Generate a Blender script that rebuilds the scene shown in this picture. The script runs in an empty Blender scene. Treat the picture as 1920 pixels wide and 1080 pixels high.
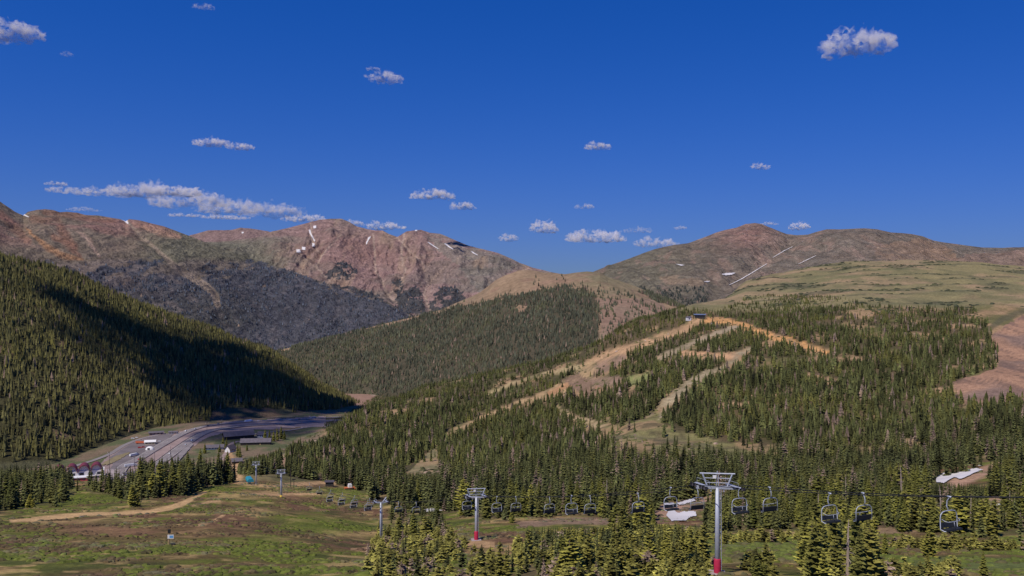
import bpy, math, random
import numpy as np
from math import radians, sin, cos, pi
random.seed(7); rng = np.random.default_rng(7)
C = bpy.context.scene.collection
F = 1663.0; CX = 960.0; CY = 540.0

# ------------------------------------------------------------------ noise
def _h(ix, iy, s):
    h = (ix.astype(np.int64)*374761393 + iy.astype(np.int64)*668265263 + s*982451653) & 0xFFFFFFFF
    h = ((h ^ (h >> 13))*1274126177) & 0xFFFFFFFF
    return ((h ^ (h >> 16)) & 0xFFFFFF)/float(0xFFFFFF)
def vn(x, y, s=0):
    x = np.asarray(x, float); y = np.asarray(y, float)
    ix = np.floor(x); iy = np.floor(y); fx = x-ix; fy = y-iy
    fx = fx*fx*fx*(fx*(fx*6-15)+10); fy = fy*fy*fy*(fy*(fy*6-15)+10)
    a = _h(ix, iy, s); b = _h(ix+1, iy, s); c = _h(ix, iy+1, s); d = _h(ix+1, iy+1, s)
    return (a+(b-a)*fx)*(1-fy)+(c+(d-c)*fx)*fy
def fbm(x, y, o=4, s=0, g=.5):
    t = 0; a = 1; n = 0
    for k in range(o):
        t = t+a*(vn(x, y, s+k*17)*2-1); n += a; a *= g; x = x*2.03+5.1; y = y*2.03+1.7
    return t/n
def ridged(x, y, o=4, s=0):
    t = 0; a = 1; n = 0
    for k in range(o):
        t = t+a*(1-np.abs(vn(x, y, s+k*13)*2-1)*2); n += a; a *= .5; x = x*2.1+3.3; y = y*2.1+7.7
    return t/n
def sm(e0, e1, x):
    t = np.clip((x-e0)/(e1-e0), 0, 1); return t*t*(3-2*t)
def L(pts, x):
    a = np.array(pts, float); return np.interp(x, a[:, 0], a[:, 1])
def lerp(a, b, t): return a+(b-a)*t
def pchip(xk, yk, x):
    xk = np.asarray(xk, float); yk = np.asarray(yk, float)
    h = np.diff(xk); d = np.diff(yk)/h; m = np.zeros(len(xk)); m[0] = d[0]; m[-1] = d[-1]
    for i in range(1, len(xk)-1):
        if d[i-1]*d[i] > 0:
            w1 = 2*h[i]+h[i-1]; w2 = h[i]+2*h[i-1]; m[i] = (w1+w2)/(w1/d[i-1]+w2/d[i])
    i = np.clip(np.searchsorted(xk, x)-1, 0, len(h)-1); t = (x-xk[i])/h[i]
    r = (2*t**3-3*t**2+1)*yk[i]+(t**3-2*t**2+t)*h[i]*m[i]+(-2*t**3+3*t**2)*yk[i+1]+(t**3-t**2)*h[i]*m[i+1]
    r = np.where(x < xk[0], yk[0]+(x-xk[0])*m[0], r); r = np.where(x > xk[-1], yk[-1]+(x-xk[-1])*m[-1], r)
    return r
def inpoly(px, py, poly):
    px = np.asarray(px, float); py = np.asarray(py, float)
    r = np.zeros(px.shape, bool); n = len(poly)
    for i in range(n):
        x0, y0 = poly[i]; x1, y1 = poly[(i+1) % n]
        if y0 == y1: continue
        c = ((y0 > py) != (y1 > py)) & (px < (x1-x0)*(py-y0)/(y1-y0)+x0)
        r ^= c
    return r
def stroke(px, py, pts, w):
    """distance to a polyline over its half width: under 1 inside"""
    px = np.asarray(px, float); py = np.asarray(py, float)
    best = np.full(px.shape, 1e9)
    if not hasattr(w, '__len__'): w = [w]*len(pts)
    for i in range(len(pts)-1):
        x0, y0 = pts[i]; x1, y1 = pts[i+1]; dx, dy = x1-x0, y1-y0
        t = np.clip(((px-x0)*dx+(py-y0)*dy)/(dx*dx+dy*dy), 0, 1)
        d = np.hypot(px-x0-t*dx, py-y0-t*dy)/(w[i]+(w[i+1]-w[i])*t)
        best = np.minimum(best, d)
    return best

# ------------------------------------------------------------------ materials
def nodes(name, rough=.9, spec=.2):
    m = bpy.data.materials.new(name); m.use_nodes = True
    nt = m.node_tree; b = nt.nodes['Principled BSDF']
    b.inputs['Roughness'].default_value = rough; b.inputs['Specular IOR Level'].default_value = spec
    return m, nt, b
def ramp_noise(nt, scale, lo, hi, detail=6, rough=.6, coord='Object', stretch=None):
    tc = nt.nodes.new('ShaderNodeTexCoord'); n = nt.nodes.new('ShaderNodeTexNoise')
    n.inputs['Scale'].default_value = scale; n.inputs['Detail'].default_value = detail; n.inputs['Roughness'].default_value = rough
    if stretch:
        mp = nt.nodes.new('ShaderNodeMapping'); mp.inputs['Scale'].default_value = stretch
        nt.links.new(tc.outputs[coord], mp.inputs['Vector']); nt.links.new(mp.outputs[0], n.inputs['Vector'])
    else: nt.links.new(tc.outputs[coord], n.inputs['Vector'])
    mr = nt.nodes.new('ShaderNodeMapRange'); mr.inputs['From Min'].default_value = .3; mr.inputs['From Max'].default_value = .7
    mr.inputs['To Min'].default_value = lo; mr.inputs['To Max'].default_value = hi
    nt.links.new(n.outputs['Fac'], mr.inputs['Value'])
    return mr.outputs[0], n.outputs['Fac']
def mul(nt, col, fac):
    v = nt.nodes.new('ShaderNodeVectorMath'); v.operation = 'SCALE'
    nt.links.new(col, v.inputs[0]); nt.links.new(fac, v.inputs['Scale']); return v.outputs[0]
def attr_mat(name, scales=((.02, .8, 1.2),), rough=.95, bump=None, spec=.1):
    m, nt, b = nodes(name, rough, spec)
    a = nt.nodes.new('ShaderNodeAttribute'); a.attribute_name = 'Col'; col = a.outputs['Color']
    for s, lo, hi in scales:
        f, _ = ramp_noise(nt, s, lo, hi); col = mul(nt, col, f)
    nt.links.new(col, b.inputs['Base Color'])
    if bump:
        _, f = ramp_noise(nt, bump[0], 0, 1, 8, .65)
        bp = nt.nodes.new('ShaderNodeBump'); bp.inputs['Strength'].default_value = bump[2]; bp.inputs['Distance'].default_value = bump[1]
        nt.links.new(f, bp.inputs['Height']); nt.links.new(bp.outputs[0], b.inputs['Normal'])
    return m
def solid(name, col, rough=.7, metal=0, spec=.3, scale=2., var=.15):
    m, nt, b = nodes(name, rough, spec)
    b.inputs['Metallic'].default_value = metal
    f, _ = ramp_noise(nt, scale, 1-var, 1+var)
    rgb = nt.nodes.new('ShaderNodeRGB'); rgb.outputs[0].default_value = (*col, 1)
    nt.links.new(mul(nt, rgb.outputs[0], f), b.inputs['Base Color'])
    return m

# ------------------------------------------------------------------ object helpers
def mesh_np(name, V, Fc, col=None, mat=None, smooth=False):
    me = bpy.data.meshes.new(name)
    V = np.asarray(V, np.float32); Fc = np.asarray(Fc, np.int32)
    k = Fc.shape[1]
    me.vertices.add(len(V)); me.vertices.foreach_set('co', V.ravel())
    me.loops.add(Fc.size); me.loops.foreach_set('vertex_index', Fc.ravel())
    me.polygons.add(len(Fc)); me.polygons.foreach_set('loop_start', np.arange(0, Fc.size, k, dtype=np.int32))
    me.polygons.foreach_set('loop_total', np.full(len(Fc), k, np.int32))
    me.polygons.foreach_set('use_smooth', np.full(len(Fc), smooth, bool))
    if col is not None:
        a = me.color_attributes.new('Col', 'FLOAT_COLOR', 'POINT')
        c4 = np.ones((len(V), 4), np.float32); c4[:, :3] = col; a.data.foreach_set('color', c4.ravel())
    if mat: me.materials.append(mat)
    me.update(); me.validate()
    return me
def link(name, me, parent=None, loc=None, **p):
    o = bpy.data.objects.new(name, me); C.objects.link(o)
    if parent is not None: o.parent = parent
    if loc is not None: o.location = loc
    for k, v in p.items(): o[k] = v
    return o
def thing(name, label, category, loc=(0, 0, 0), rz=0, group=None):
    o = bpy.data.objects.new(name, None); C.objects.link(o); o.location = loc; o.rotation_euler = (0, 0, rz)
    o.empty_display_size = .5
    o['label'] = label; o['category'] = category
    if group: o['group'] = group
    return o
class MB:
    def __init__(s): s.v = []; s.f = []
    def add(s, vs, fs):
        n = len(s.v); s.v += [tuple(map(float, v)) for v in vs]; s.f += [tuple(i+n for i in f) for f in fs]
        return s
    def box(s, c, d, rz=0, tilt=0):
        x, y, z = d[0]/2, d[1]/2, d[2]/2; vs = []
        for dx, dy, dz in ((-1,-1,-1),(1,-1,-1),(1,1,-1),(-1,1,-1),(-1,-1,1),(1,-1,1),(1,1,1),(-1,1,1)):
            a, b, e = dx*x, dy*y, dz*z
            if tilt: b, e = b*cos(tilt)-e*sin(tilt), b*sin(tilt)+e*cos(tilt)
            a, b = a*cos(rz)-b*sin(rz), a*sin(rz)+b*cos(rz)
            vs.append((c[0]+a, c[1]+b, c[2]+e))
        return s.add(vs, [(3,2,1,0),(4,5,6,7),(0,1,5,4),(1,2,6,5),(2,3,7,6),(3,0,4,7)])
    def tube(s, pts, r, n=8, cap=True):
        pts = [np.array(p, float) for p in pts]
        rs = r if hasattr(r, '__len__') else [r]*len(pts)
        vs = []; fs = []; up = None
        for i, p in enumerate(pts):
            t = pts[min(i+1, len(pts)-1)]-pts[max(i-1, 0)]; t = t/(np.linalg.norm(t)+1e-9)
            if up is None:
                up = np.array((0, 0, 1.)) if abs(t[2]) < .9 else np.array((1., 0, 0))
            u = np.cross(t, up); u /= np.linalg.norm(u)+1e-9; w = np.cross(u, t); up = w
            for k in range(n):
                a = 2*pi*k/n; vs.append(p+rs[i]*(cos(a)*u+sin(a)*w))
        for i in range(len(pts)-1):
            for k in range(n):
                a = i*n+k; b = i*n+(k+1) % n; fs.append((a, b, b+n, a+n))
        if cap: fs.append(tuple(range(n))[::-1]); fs.append(tuple(range((len(pts)-1)*n, len(pts)*n)))
        return s.add(vs, fs)
    def prism(s, poly, y0, y1, axis='y'):
        n = len(poly); vs = []
        for y in (y0, y1):
            for a, b in poly: vs.append((a, y, b) if axis == 'y' else (y, a, b) if axis == 'x' else (a, b, y))
        return s.add(vs, [tuple(range(n)), tuple(range(2*n-1, n-1, -1))]+[(i, i+n, (i+1) % n+n, (i+1) % n) for i in range(n)])
    def mesh(s, name, mat, smooth=False):
        me = bpy.data.meshes.new(name); me.from_pydata(s.v, [], s.f); me.materials.append(mat)
        if smooth: me.polygons.foreach_set('use_smooth', [True]*len(me.polygons))
        me.update(); return me
    def obj(s, name, mat, parent=None, smooth=False, loc=None, **p): return link(name, s.mesh(name, mat, smooth), parent, loc, **p)
def copy_tree(o, parent=None):
    c = o.copy(); C.objects.link(c)
    if parent is not None: c.parent = parent
    for ch in list(o.children): copy_tree(ch, c)
    return c

# ------------------------------------------------------------------ terrain layers
class Layer:
    def __init__(s, pxs, X, Y, Z): s.pxs = pxs; s.X, s.Y, s.Z = X, Y, Z; s.upd()
    def upd(s): s.PX = CX+F*s.X/s.Y; s.PY = CY-F*s.Z/s.Y
    def col(s, px):
        u = np.clip((px-s.pxs[0])/(s.pxs[1]-s.pxs[0]), 0, len(s.pxs)-1.001); i = int(u); t = u-i
        return lerp(s.Y[i], s.Y[i+1], t), lerp(s.Z[i], s.Z[i+1], t)
    def hit(s, px, py, dmin=0):
        y, z = s.col(px); PY = CY-F*z/y
        m = np.where((PY <= py) & (y >= dmin))[0]
        if len(m) == 0: j = int(np.argmin(np.where(y >= dmin, PY, 1e9))); Y = y[j]; Z = z[j]
        else:
            j = m[0]
            if j == 0: Y, Z = y[0], z[0]
            else:
                t = np.clip((PY[j-1]-py)/(PY[j-1]-PY[j]+1e-9), 0, 1); Y = lerp(y[j-1], y[j], t); Z = lerp(z[j-1], z[j], t)
        return np.array(((px-CX)/F*Y, Y, Z))
    def zat(s, x, y):
        yy, zz = s.col(CX+F*x/y); return float(np.interp(y, yy, zz))
    def build(s, name, col, mat, **p):
        nu, nv = s.X.shape; V = np.stack((s.X, s.Y, s.Z), -1).reshape(-1, 3)
        i = np.arange(nu-1)[:, None]*nv+np.arange(nv-1)[None, :]
        fc = np.stack((i, i+nv, i+nv+1, i+1), -1).reshape(-1, 4)
        return link(name, mesh_np(name, V, fc, col.reshape(-1, 3), mat, True), kind='structure', **p)
def ridge_layer(px0, px1, step, nv, base_py, base_d, ridge_py, ridge_d, expo=1.15, back=(900, 90)):
    pxs = np.arange(px0, px1+step, step, float)
    kk = np.exp(-np.linspace(-2, 2, int(140/step)|1)**2); kk /= kk.sum()
    smo = lambda a: np.convolve(np.pad(a, len(kk)//2, 'reflect', reflect_type='odd'), kk, 'valid')
    pb = smo(L(base_py, pxs)); db = smo(L(base_d, pxs)); pr = L(ridge_py, pxs); dr = smo(L(ridge_d, pxs))
    zb = -(pb-CY)/F*db; zr0 = -(pr-CY)/F*dr; zr1 = -(smo(pr)-CY)/F*dr
    t = np.concatenate((np.linspace(-.12, 1, nv), 1+np.linspace(.02, 1, 14)))[None, :]
    T = np.clip(t, 0, 1); zr = zr0; kz = sm(.7, 1, T); zs = zr1[:, None]*(1-kz)+zr0[:, None]*kz
    Y = db[:, None]+(dr-db)[:, None]*T; Z = zb[:, None]+(zs-zb[:, None])*T**expo
    lo = np.minimum(t, 0); Y = Y+lo*(dr-db)[:, None]*.6; Z = Z+lo*400
    hi = np.maximum(t-1, 0); Y = Y+hi*back[0]; Z = Z-hi*hi*back[1]*2-hi*back[1]*1.2
    X = ((pxs-CX)/F)[:, None]*Y
    l = Layer(pxs, X, Y, Z); l.T = np.broadcast_to(t, Y.shape); l.zb = zb; l.zr = zr
    return l
def mix(c, col, m):
    return c+(np.array(col)-c)*np.clip(m, 0, 1)[..., None]

# ================================================================== TERRAIN
print('terrain')
ROCK = (.30, .165, .13); ROCKP = (.30, .185, .155); GREY = (.19, .16, .12); TAN = (.37, .25, .155); DKF = (.028, .036, .036)
RED = (.30, .14, .085); TUNDRA = (.17, .155, .075); DIRT = (.44, .25, .12); FOR = (.05, .05, .025); BUFF = (.30, .22, .11)

rock_mat = attr_mat('mountain_rock', ((.004, .85, 1.15), (.02, .66, 1.32), (.07, .72, 1.3)), bump=(.022, 60, 1.))
rock_near = attr_mat('hillside_rock', ((.01, .85, 1.15), (.06, .75, 1.25)), bump=(.08, 8, .8))
far_wood = attr_mat('wooded_slope', ((.02, .7, 1.3), (.11, .5, 1.5)), bump=(.08, 25, 1))

# --- far little peak
l0 = ridge_layer(250, 640, 2, 60, [(0, 520)], [(0, 7800)],
    [(250, 470), (300, 458), (357, 441), (372, 437), (390, 432), (410, 431), (432, 432), (450, 427), (470, 428), (500, 433), (540, 444), (640, 470)], [(0, 9300)])
n = ridged(l0.X/500, l0.Y/900, 5, 3); l0.Z += n*35*sm(0, .2, 1.02-l0.T)+fbm(l0.X/80, l0.Y/80, 3, 5)*6; l0.upd()
c = np.zeros(l0.X.shape+(3,))+np.array((.27, .18, .16))
c = mix(c, GREY, sm(-.2, .5, fbm(l0.X/500, l0.Y/500, 4, 9)))
l0.build('far_mountain', c, rock_mat)

# --- centre massif
sky1 = [(250, 490), (330, 466), (360, 455), (425, 452), (480, 445), (510, 434), (545, 426), (575, 418), (600, 412), (620, 410), (640, 410), (655, 416), (668, 424), (690, 430), (705, 432), (718, 432), (728, 438), (745, 444),
        (752, 440), (762, 434), (775, 432), (790, 431), (805, 436), (825, 438), (850, 449), (880, 461), (905, 467), (930, 473), (950, 481), (975, 493), (1000, 502), (1060, 516), (1100, 530), (1180, 570)]
l1 = ridge_layer(240, 1190, 1.5, 300, [(0, 645), (1200, 640)], [(0, 5000)], sky1, [(0, 6300), (480, 6800), (620, 7300), (745, 7000), (800, 7300), (1000, 6500), (1200, 6000)], 1.2)
env = sm(0, .18, 1.0-l1.T)*sm(-.1, .3, l1.T)
warp = fbm(l1.X/900, l1.Y/900, 3, 2)*300
g = ridged((l1.X+warp)/420+l1.T*.6, l1.T*1.1, 5, 31)
l1.Z += (g*66+ridged((l1.X+warp*.5)/150, l1.Y/420, 4, 8)*46)*env+fbm(l1.X/70, l1.Y/70, 3, 4)*7*(.35+env)
GUL = [([(583, 420), (584, 445), (592, 465), (602, 480), (597, 495), (592, 500), (604, 512), (616, 524), (628, 536), (650, 550)], 7),
       ([(640, 440), (625, 455), (610, 470), (600, 485)], 4), ([(556, 470), (580, 492), (592, 500)], 4),
       ([(700, 440), (703, 480), (704, 510), (716, 525), (722, 545), (735, 560), (750, 568)], 6),
       ([(758, 440), (752, 470), (756, 500), (762, 505), (752, 525), (748, 545)], 8), ([(835, 500), (820, 515), (805, 530), (795, 548), (800, 570), (808, 580)], 7),
       ([(745, 446), (775, 478), (800, 500)], 6)]
for pts, w in GUL:
    l1.Z -= np.exp(-stroke(l1.PX, l1.PY, pts, w*1.1)**2)*22*env
l1.upd(); PX, PY = l1.PX, l1.PY
n1 = fbm(l1.X/260, l1.Z/90+l1.Y/400, 5, 12); n2 = fbm(l1.X/60, l1.Z/40+l1.Y/70, 4, 14)
jx = n2*10; jy = fbm(l1.X/90, l1.Y/50, 4, 77)*9
c = np.zeros(PX.shape+(3,))+np.array(ROCKP)
c = mix(c, GREY, sm(-.25, .3, n1)*.75)
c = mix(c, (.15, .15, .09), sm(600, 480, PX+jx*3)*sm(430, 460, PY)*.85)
c = mix(c, ROCK, np.exp(-((PX-680)/110)**2-((PY-470)/50)**2)*.9)
c = mix(c, (.2, .185, .14), inpoly(PX+jx, PY+jy, [(790, 440), (930, 478), (970, 500), (900, 550), (860, 500)])*.6)
c = mix(c, TAN, sm(.25, .6, fbm(l1.X/110, l1.Y/500, 4, 55))*.55)
for pts, w in GUL: c = mix(c, (.46, .33, .24), np.exp(-(stroke(PX+jx*.2, PY+jy*.15, pts, w*.24)**2))*.9)
c = mix(c, (.29, .2, .16), np.exp(-stroke(PX, PY, [(800, 500), (835, 502), (838, 515), (815, 530), (800, 548)], 14)**2)*.5)
W1 = np.zeros(PX.shape)
for poly in ([(620, 500), (640, 492), (660, 495), (675, 510), (655, 520), (612, 522)],
             [(600, 532), (640, 530), (690, 545), (720, 562), (745, 572), (760, 600), (700, 600), (620, 560)],
             [(735, 530), (750, 520), (760, 535), (790, 540), (797, 570), (805, 590), (780, 610), (745, 600), (742, 555)],
             [(800, 560), (820, 545), (845, 535), (870, 550), (880, 580), (840, 600), (815, 590)]):
    W1 = np.maximum(W1, inpoly(PX+jx, PY+jy, poly)*1.)
W1 = W1*(n2+n1*.5 > -.25); W1 = np.maximum(W1, (PY+jy > L([(0, 560), (560, 520), (640, 555), (700, 590), (770, 606), (850, 598), (900, 560), (1000, 560)], PX)) & (n2 > -.5))
c = mix(c, DKF, W1*.92)
c = mix(c*1.1, (.30, .26, .28), .16+0*PX); l1.build('mountain', c, rock_mat)  # aerial haze painted in: whole massif shifted toward a pale grey pink

# --- left range with wooded lower slopes
sky2 = [(-220, 300), (-60, 352), (0, 378), (12, 386), (28, 397), (44, 404), (52, 397), (70, 393), (85, 392), (100, 394), (112, 398), (125, 397), (145, 399), (160, 403), (185, 404), (200, 407), (225, 411), (236, 416), (242, 411), (262, 413), (285, 419), (305, 424), (330, 433), (357, 443),
        (400, 460), (440, 474), (480, 487), (520, 500), (560, 514), (600, 527), (640, 541), (700, 560), (730, 568), (762, 588), (800, 604), (860, 625)]
l2 = ridge_layer(-220, 860, 1.5, 300, [(0, 690), (500, 680), (800, 665)], [(-220, 2700), (0, 2900), (300, 3300), (500, 3900), (860, 4300)], sky2,
                 [(-220, 4200), (0, 4700), (245, 5200), (480, 5300), (760, 4950), (860, 4900)], 1.15)
env = sm(0, .15, 1.0-l2.T)*sm(-.1, .3, l2.T)
warp = fbm(l2.X/700, l2.Y/700, 3, 22)*200
g = ridged((l2.X+warp)/380-l2.T*1.0, l2.T*.9, 5, 41)
l2.Z += (g*42+ridged((l2.X+warp*.5)/110, l2.Y/320, 4, 18)*17)*env+fbm(l2.X/60, l2.Y/60, 3, 24)*4*(.35+env)
CH = [([(238, 414), (262, 440), (290, 465), (310, 482), (340, 510), (370, 525), (390, 540), (404, 555), (408, 572)], [2, 2.5, 3, 4, 6, 7, 7, 7, 5], TAN, .8),
      ([(48, 430), (72, 450), (95, 468), (125, 480), (152, 486)], [2, 4, 6, 6, 3], (.40, .21, .10), .85),
      ([(100, 445), (130, 460), (150, 480)], [6, 8, 3], RED, .6),
      ([(145, 432), (165, 450), (180, 468), (188, 480)], [1.5, 4, 3, 1.5], (.4, .27, .2), .8),
      ([(112, 425), (125, 445), (140, 460)], [8, 9, 7], RED, .6),
      ([(270, 425), (310, 440), (335, 445)], [4, 6, 5], (.38, .24, .15), .7),
      ([(60, 410), (80, 415), (110, 412)], [8, 8, 5], RED, .5),
      ([(0, 400), (30, 430), (50, 450)], [8, 8, 8], RED, .5), ([(85, 398), (150, 405), (215, 415)], [5, 8, 5], RED, .5), ([(250, 418), (300, 432), (335, 444)], [3, 7, 4], (.40, .22, .15), .6)]
for pts, w, cc, k in CH[:1]: l2.Z -= np.exp(-stroke(l2.PX, l2.PY, pts, 7)**2)*18*env
l2.upd(); PX, PY = l2.PX, l2.PY
n1 = fbm(l2.X/220, l2.Y/300+l2.Z/120, 5, 32); n2 = fbm(l2.X/40, l2.Y/90, 4, 34); jx = fbm(l2.X/70, l2.Y/70, 3, 35)*9; jy = fbm(l2.X/70, l2.Y/90, 4, 36)*16
c = np.zeros(PX.shape+(3,))+np.array((.18, .155, .105))
c = mix(c, ROCK, sm(-.1, .35, n1)*.7*sm(480, 430, PY)+.2)
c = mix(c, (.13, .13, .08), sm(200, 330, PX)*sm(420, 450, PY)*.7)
for pts, w, cc, k in CH[1:]: c = mix(c, cc, sm(1.5, .3, stroke(PX+jx*.6, PY+jy*.25, pts, w))*k)
tl = L([(-200, 462), (0, 470), (60, 478), (110, 488), (160, 488), (200, 480), (260, 478), (300, 484), (330, 488), (350, 480), (400, 480), (440, 482), (480, 486), (560, 500), (800, 590)], PX)
dens2 = sm(-4, 18, PY+jy*.5-tl)*L([(0, .55), (200, .6), (330, .75), (350, .75), (450, 1)], PX)
dens2 = np.maximum(dens2*.8, sm(0, 14, PY+jy*.7-L([(0, 640), (150, 560), (260, 515), (330, 503), (400, 512), (480, 492), (520, 500), (560, 512), (700, 560), (760, 580), (860, 600)], PX)))
dens2 *= 1-.7*sm(1.1, .8, stroke(PX+jx*.4, PY, [(230, 560), (300, 580), (345, 605), (380, 640)], [3, 5, 6, 4]))
chs = sm(1.25, .8, stroke(PX+jx*.25, PY, CH[0][0], CH[0][1])); dens2 *= 1-chs
clmp = fbm(l2.X/55, l2.Y/150, 4, 39)
wood2 = sm(.45, .6, dens2*.86+clmp*.7*sm(1.02, .6, dens2)+n2*.25)
sub = mix(np.zeros(PX.shape+(3,))+np.array((.11, .095, .09)), (.17, .125, .11), sm(-.2, .5, n1)*sm(420, 150, PX))
c = np.where((PY > tl)[..., None], mix(c, (.21, .16, .13), sm(0, 14, PY-tl)*.7), c)
c = mix(c, (.06, .068, .088), wood2*.85); c = mix(c, (.10, .095, .06), sm(520, 600, PY+jy)*sm(520, 380, PX+jy*3)*.5)  # bluish wood tone has distance haze mixed into it
c = mix(c, sub, sm(12, 40, PY-tl)*sm(.3, -.3, n2)*sm(520, 200, PX)*.6)
c = mix(c, (.32, .24, .17), chs*.75); c = mix(c, (.24, .19, .16), sm(.2, .45, fbm(l2.X/30, l2.Y/60, 3, 37))*sm(0, 15, PY-tl)*L([(0, .9), (330, .5), (480, .2), (800, .1)], PX))
c = mix(c*np.where(PY < tl, 1.15, 1.)[..., None], (.22, .20, .22), .10+0*PX); l2.build('mountain', c, rock_mat); l2.dens = dens2; n1_2 = n1  # pale grey blended over the range colour in place of air haze

# --- right far mountain
sky5 = [(1000, 560), (1060, 535), (1100, 515), (1125, 504), (1150, 495), (1180, 485), (1205, 475), (1230, 466), (1265, 459), (1290, 456), (1315, 447), (1340, 437), (1360, 431), (1380, 427), (1398, 420), (1415, 418), (1428, 420), (1440, 425), (1455, 431), (1475, 439), (1495, 441), (1515, 440), (1530, 435),
        (1550, 430), (1575, 430), (1600, 429), (1620, 428), (1645, 430), (1670, 436), (1690, 437), (1710, 439), (1730, 443), (1750, 451), (1780, 456), (1810, 460), (1840, 464), (1880, 465), (1920, 463), (2000, 470), (2160, 480)]
l5 = ridge_layer(1000, 2160, 1.5, 260, [(0, 600)], [(1000, 3000), (1500, 3300), (2160, 3200)], sky5, [(1000, 4700), (1415, 5200), (1480, 5000), (1600, 4700), (2160, 4300)], 1.1)
env = sm(0, .15, 1.0-l5.T)*sm(-.1, .3, l5.T)
g = ridged((l5.X+fbm(l5.X/600, l5.Y/600, 3, 52)*200)/350, l5.T*1.0, 5, 51)
l5.Z += (g*30+ridged(l5.X/110, l5.Y/260, 4, 58)*16)*env+fbm(l5.X/60, l5.Y/60, 3, 64)*4*(.35+env)
for pts, w in (([(1480, 460), (1440, 480), (1405, 505), (1370, 530), (1340, 540)], 14),): l5.Z -= np.exp(-stroke(l5.PX, l5.PY, pts, w)**2)*30*env
l5.upd(); PX, PY = l5.PX, l5.PY
n1 = fbm(l5.X/200, l5.Y/300+l5.Z/100, 5, 62); n2 = fbm(l5.X/45, l5.Y/70, 4, 64); jx = n2*8; jy = fbm(l5.X/80, l5.Y/80, 4, 66)*8
c = np.zeros(PX.shape+(3,))+np.array((.2, .155, .115))
c = mix(c, GREY, sm(-.3, .3, n1)*.75)
c = mix(c, (.15, .145, .085), sm(1400, 1200, PX)*sm(445, 475, PY)*.6)
c = mix(c, ROCK, np.exp(-((PX-1400)/60)**2-((PY-440)/28)**2)*.9)
c = mix(c, (.33, .2, .12), inpoly(PX+jx, PY+jy, [(1640, 462), (1720, 448), (1770, 458), (1800, 480), (1790, 492), (1640, 488)])*(.45+n1*.6))
c = mix(c, (.28, .17, .12), inpoly(PX+jx, PY+jy, [(1780, 480), (1920, 470), (2000, 480), (2000, 500), (1780, 494)])*.5)
c = mix(c, TAN, inpoly(PX+jx*1.4, PY+jy, [(1235, 520), (1300, 518), (1335, 530), (1300, 540), (1240, 532)])*.5)
c = mix(c, (.10, .095, .075), sm(.1, .5, fbm(l5.X/120, l5.Y/60, 4, 68))*.5); c = mix(c, (.36, .23, .17), sm(.15, .5, fbm(l5.X/60, l5.Y/200, 4, 69))*.5)
dens5 = sm(.42, .6, inpoly(PX+jx*1.5, PY+jy*1.5, [(1185, 545), (1215, 538), (1250, 545), (1290, 540), (1330, 545), (1330, 590), (1200, 590)])*.6+fbm(l5.X/60, l5.Y/80, 3, 67)*.6)
c = mix(c*1.12, (.30, .24, .23), .12+0*PX); l5.build('mountain', c, rock_mat)  # even pale tint on the mountain imitates haze in the air

# --- middle wooded ridge
sky3 = [(440, 700), (500, 668), (530, 655), (600, 638), (650, 626), (700, 612), (760, 598), (800, 588), (830, 580), (855, 568), (880, 558), (900, 548), (915, 537), (930, 525), (945, 517), (960, 512), (972, 507), (985, 506), (1000, 507), (1020, 511), (1060, 514), (1080, 511), (1100, 509),
        (1125, 511), (1140, 520), (1180, 532), (1220, 548), (1260, 565), (1300, 585), (1360, 610)]
l3 = ridge_layer(440, 1360, 1.5, 280, [(440, 745), (740, 738), (1000, 730), (1360, 720)], [(440, 3000), (740, 2650), (1000, 2100), (1360, 1700)], sky3,
                 [(440, 3500), (600, 3450), (800, 3350), (985, 3200), (1120, 3100), (1360, 2700)], .95)
env = sm(0, .12, 1.0-l3.T)*sm(-.1, .3, l3.T)
l3.Z += (ridged((l3.X+fbm(l3.X/500, l3.Y/500, 3, 72)*150)/300, l3.T*1.2, 4, 71)*14)*env+fbm(l3.X/50, l3.Y/50, 3, 74)*2.5*(.3+env)
l3.upd(); PX, PY = l3.PX, l3.PY
n1 = fbm(l3.X/150, l3.Y/200, 5, 82); n2 = fbm(l3.X/30, l3.Y/60, 4, 84); jx = fbm(l3.X/50, l3.Y/50, 3, 85)*12; jy = fbm(l3.X/40, l3.Y/60, 4, 86)*9
c = np.zeros(PX.shape+(3,))+np.array((.27, .185, .115))
c = mix(c, (.18, .155, .09), sm(1050, 1120, PX+jx)*sm(575, 520, PY+jy)*.85)
c = mix(c, (.26, .165, .125), inpoly(PX, PY, [(1120, 560), (1240, 560), (1280, 660), (1130, 640)])*.7)
c = mix(c, (.15, .13, .085), sm(0, .5, n1)*.4)
tl3 = L([(500, 640), (700, 612), (830, 582), (858, 570), (880, 572), (930, 565), (950, 555), (985, 550), (1010, 545), (1040, 538), (1075, 538), (1100, 545), (1118, 560), (1128, 575), (1140, 620), (1150, 700)], PX)
dens3 = sm(-5, 6, PY+jy-tl3)*(1-sm(1108, 1135, PX+jx*.8))
dens3 = np.where(inpoly(PX, PY, [(1090, 535), (1160, 540), (1260, 590), (1230, 660), (1120, 660)]), np.maximum(dens3, .16), dens3)
dens3 = np.where(inpoly(PX+jx, PY+jy, [(1000, 520), (1100, 520), (1100, 545), (1000, 545)]), np.maximum(dens3, .06), dens3)
dens3 = np.where(inpoly(PX+jx, PY+jy, [(1195, 545), (1290, 545), (1290, 575), (1230, 570)]), .9, dens3)
dens3 *= 1-.8*inpoly(PX+jx*.5, PY+jy*.5, [(965, 570), (985, 572), (980, 585), (963, 582)])
dens3 *= 1-.9*inpoly(PX, PY, [(515, 648), (545, 648), (545, 658), (515, 658)])
c = mix(c, (.05, .048, .032), sm(.3, .6, dens3)*.85)
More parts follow.
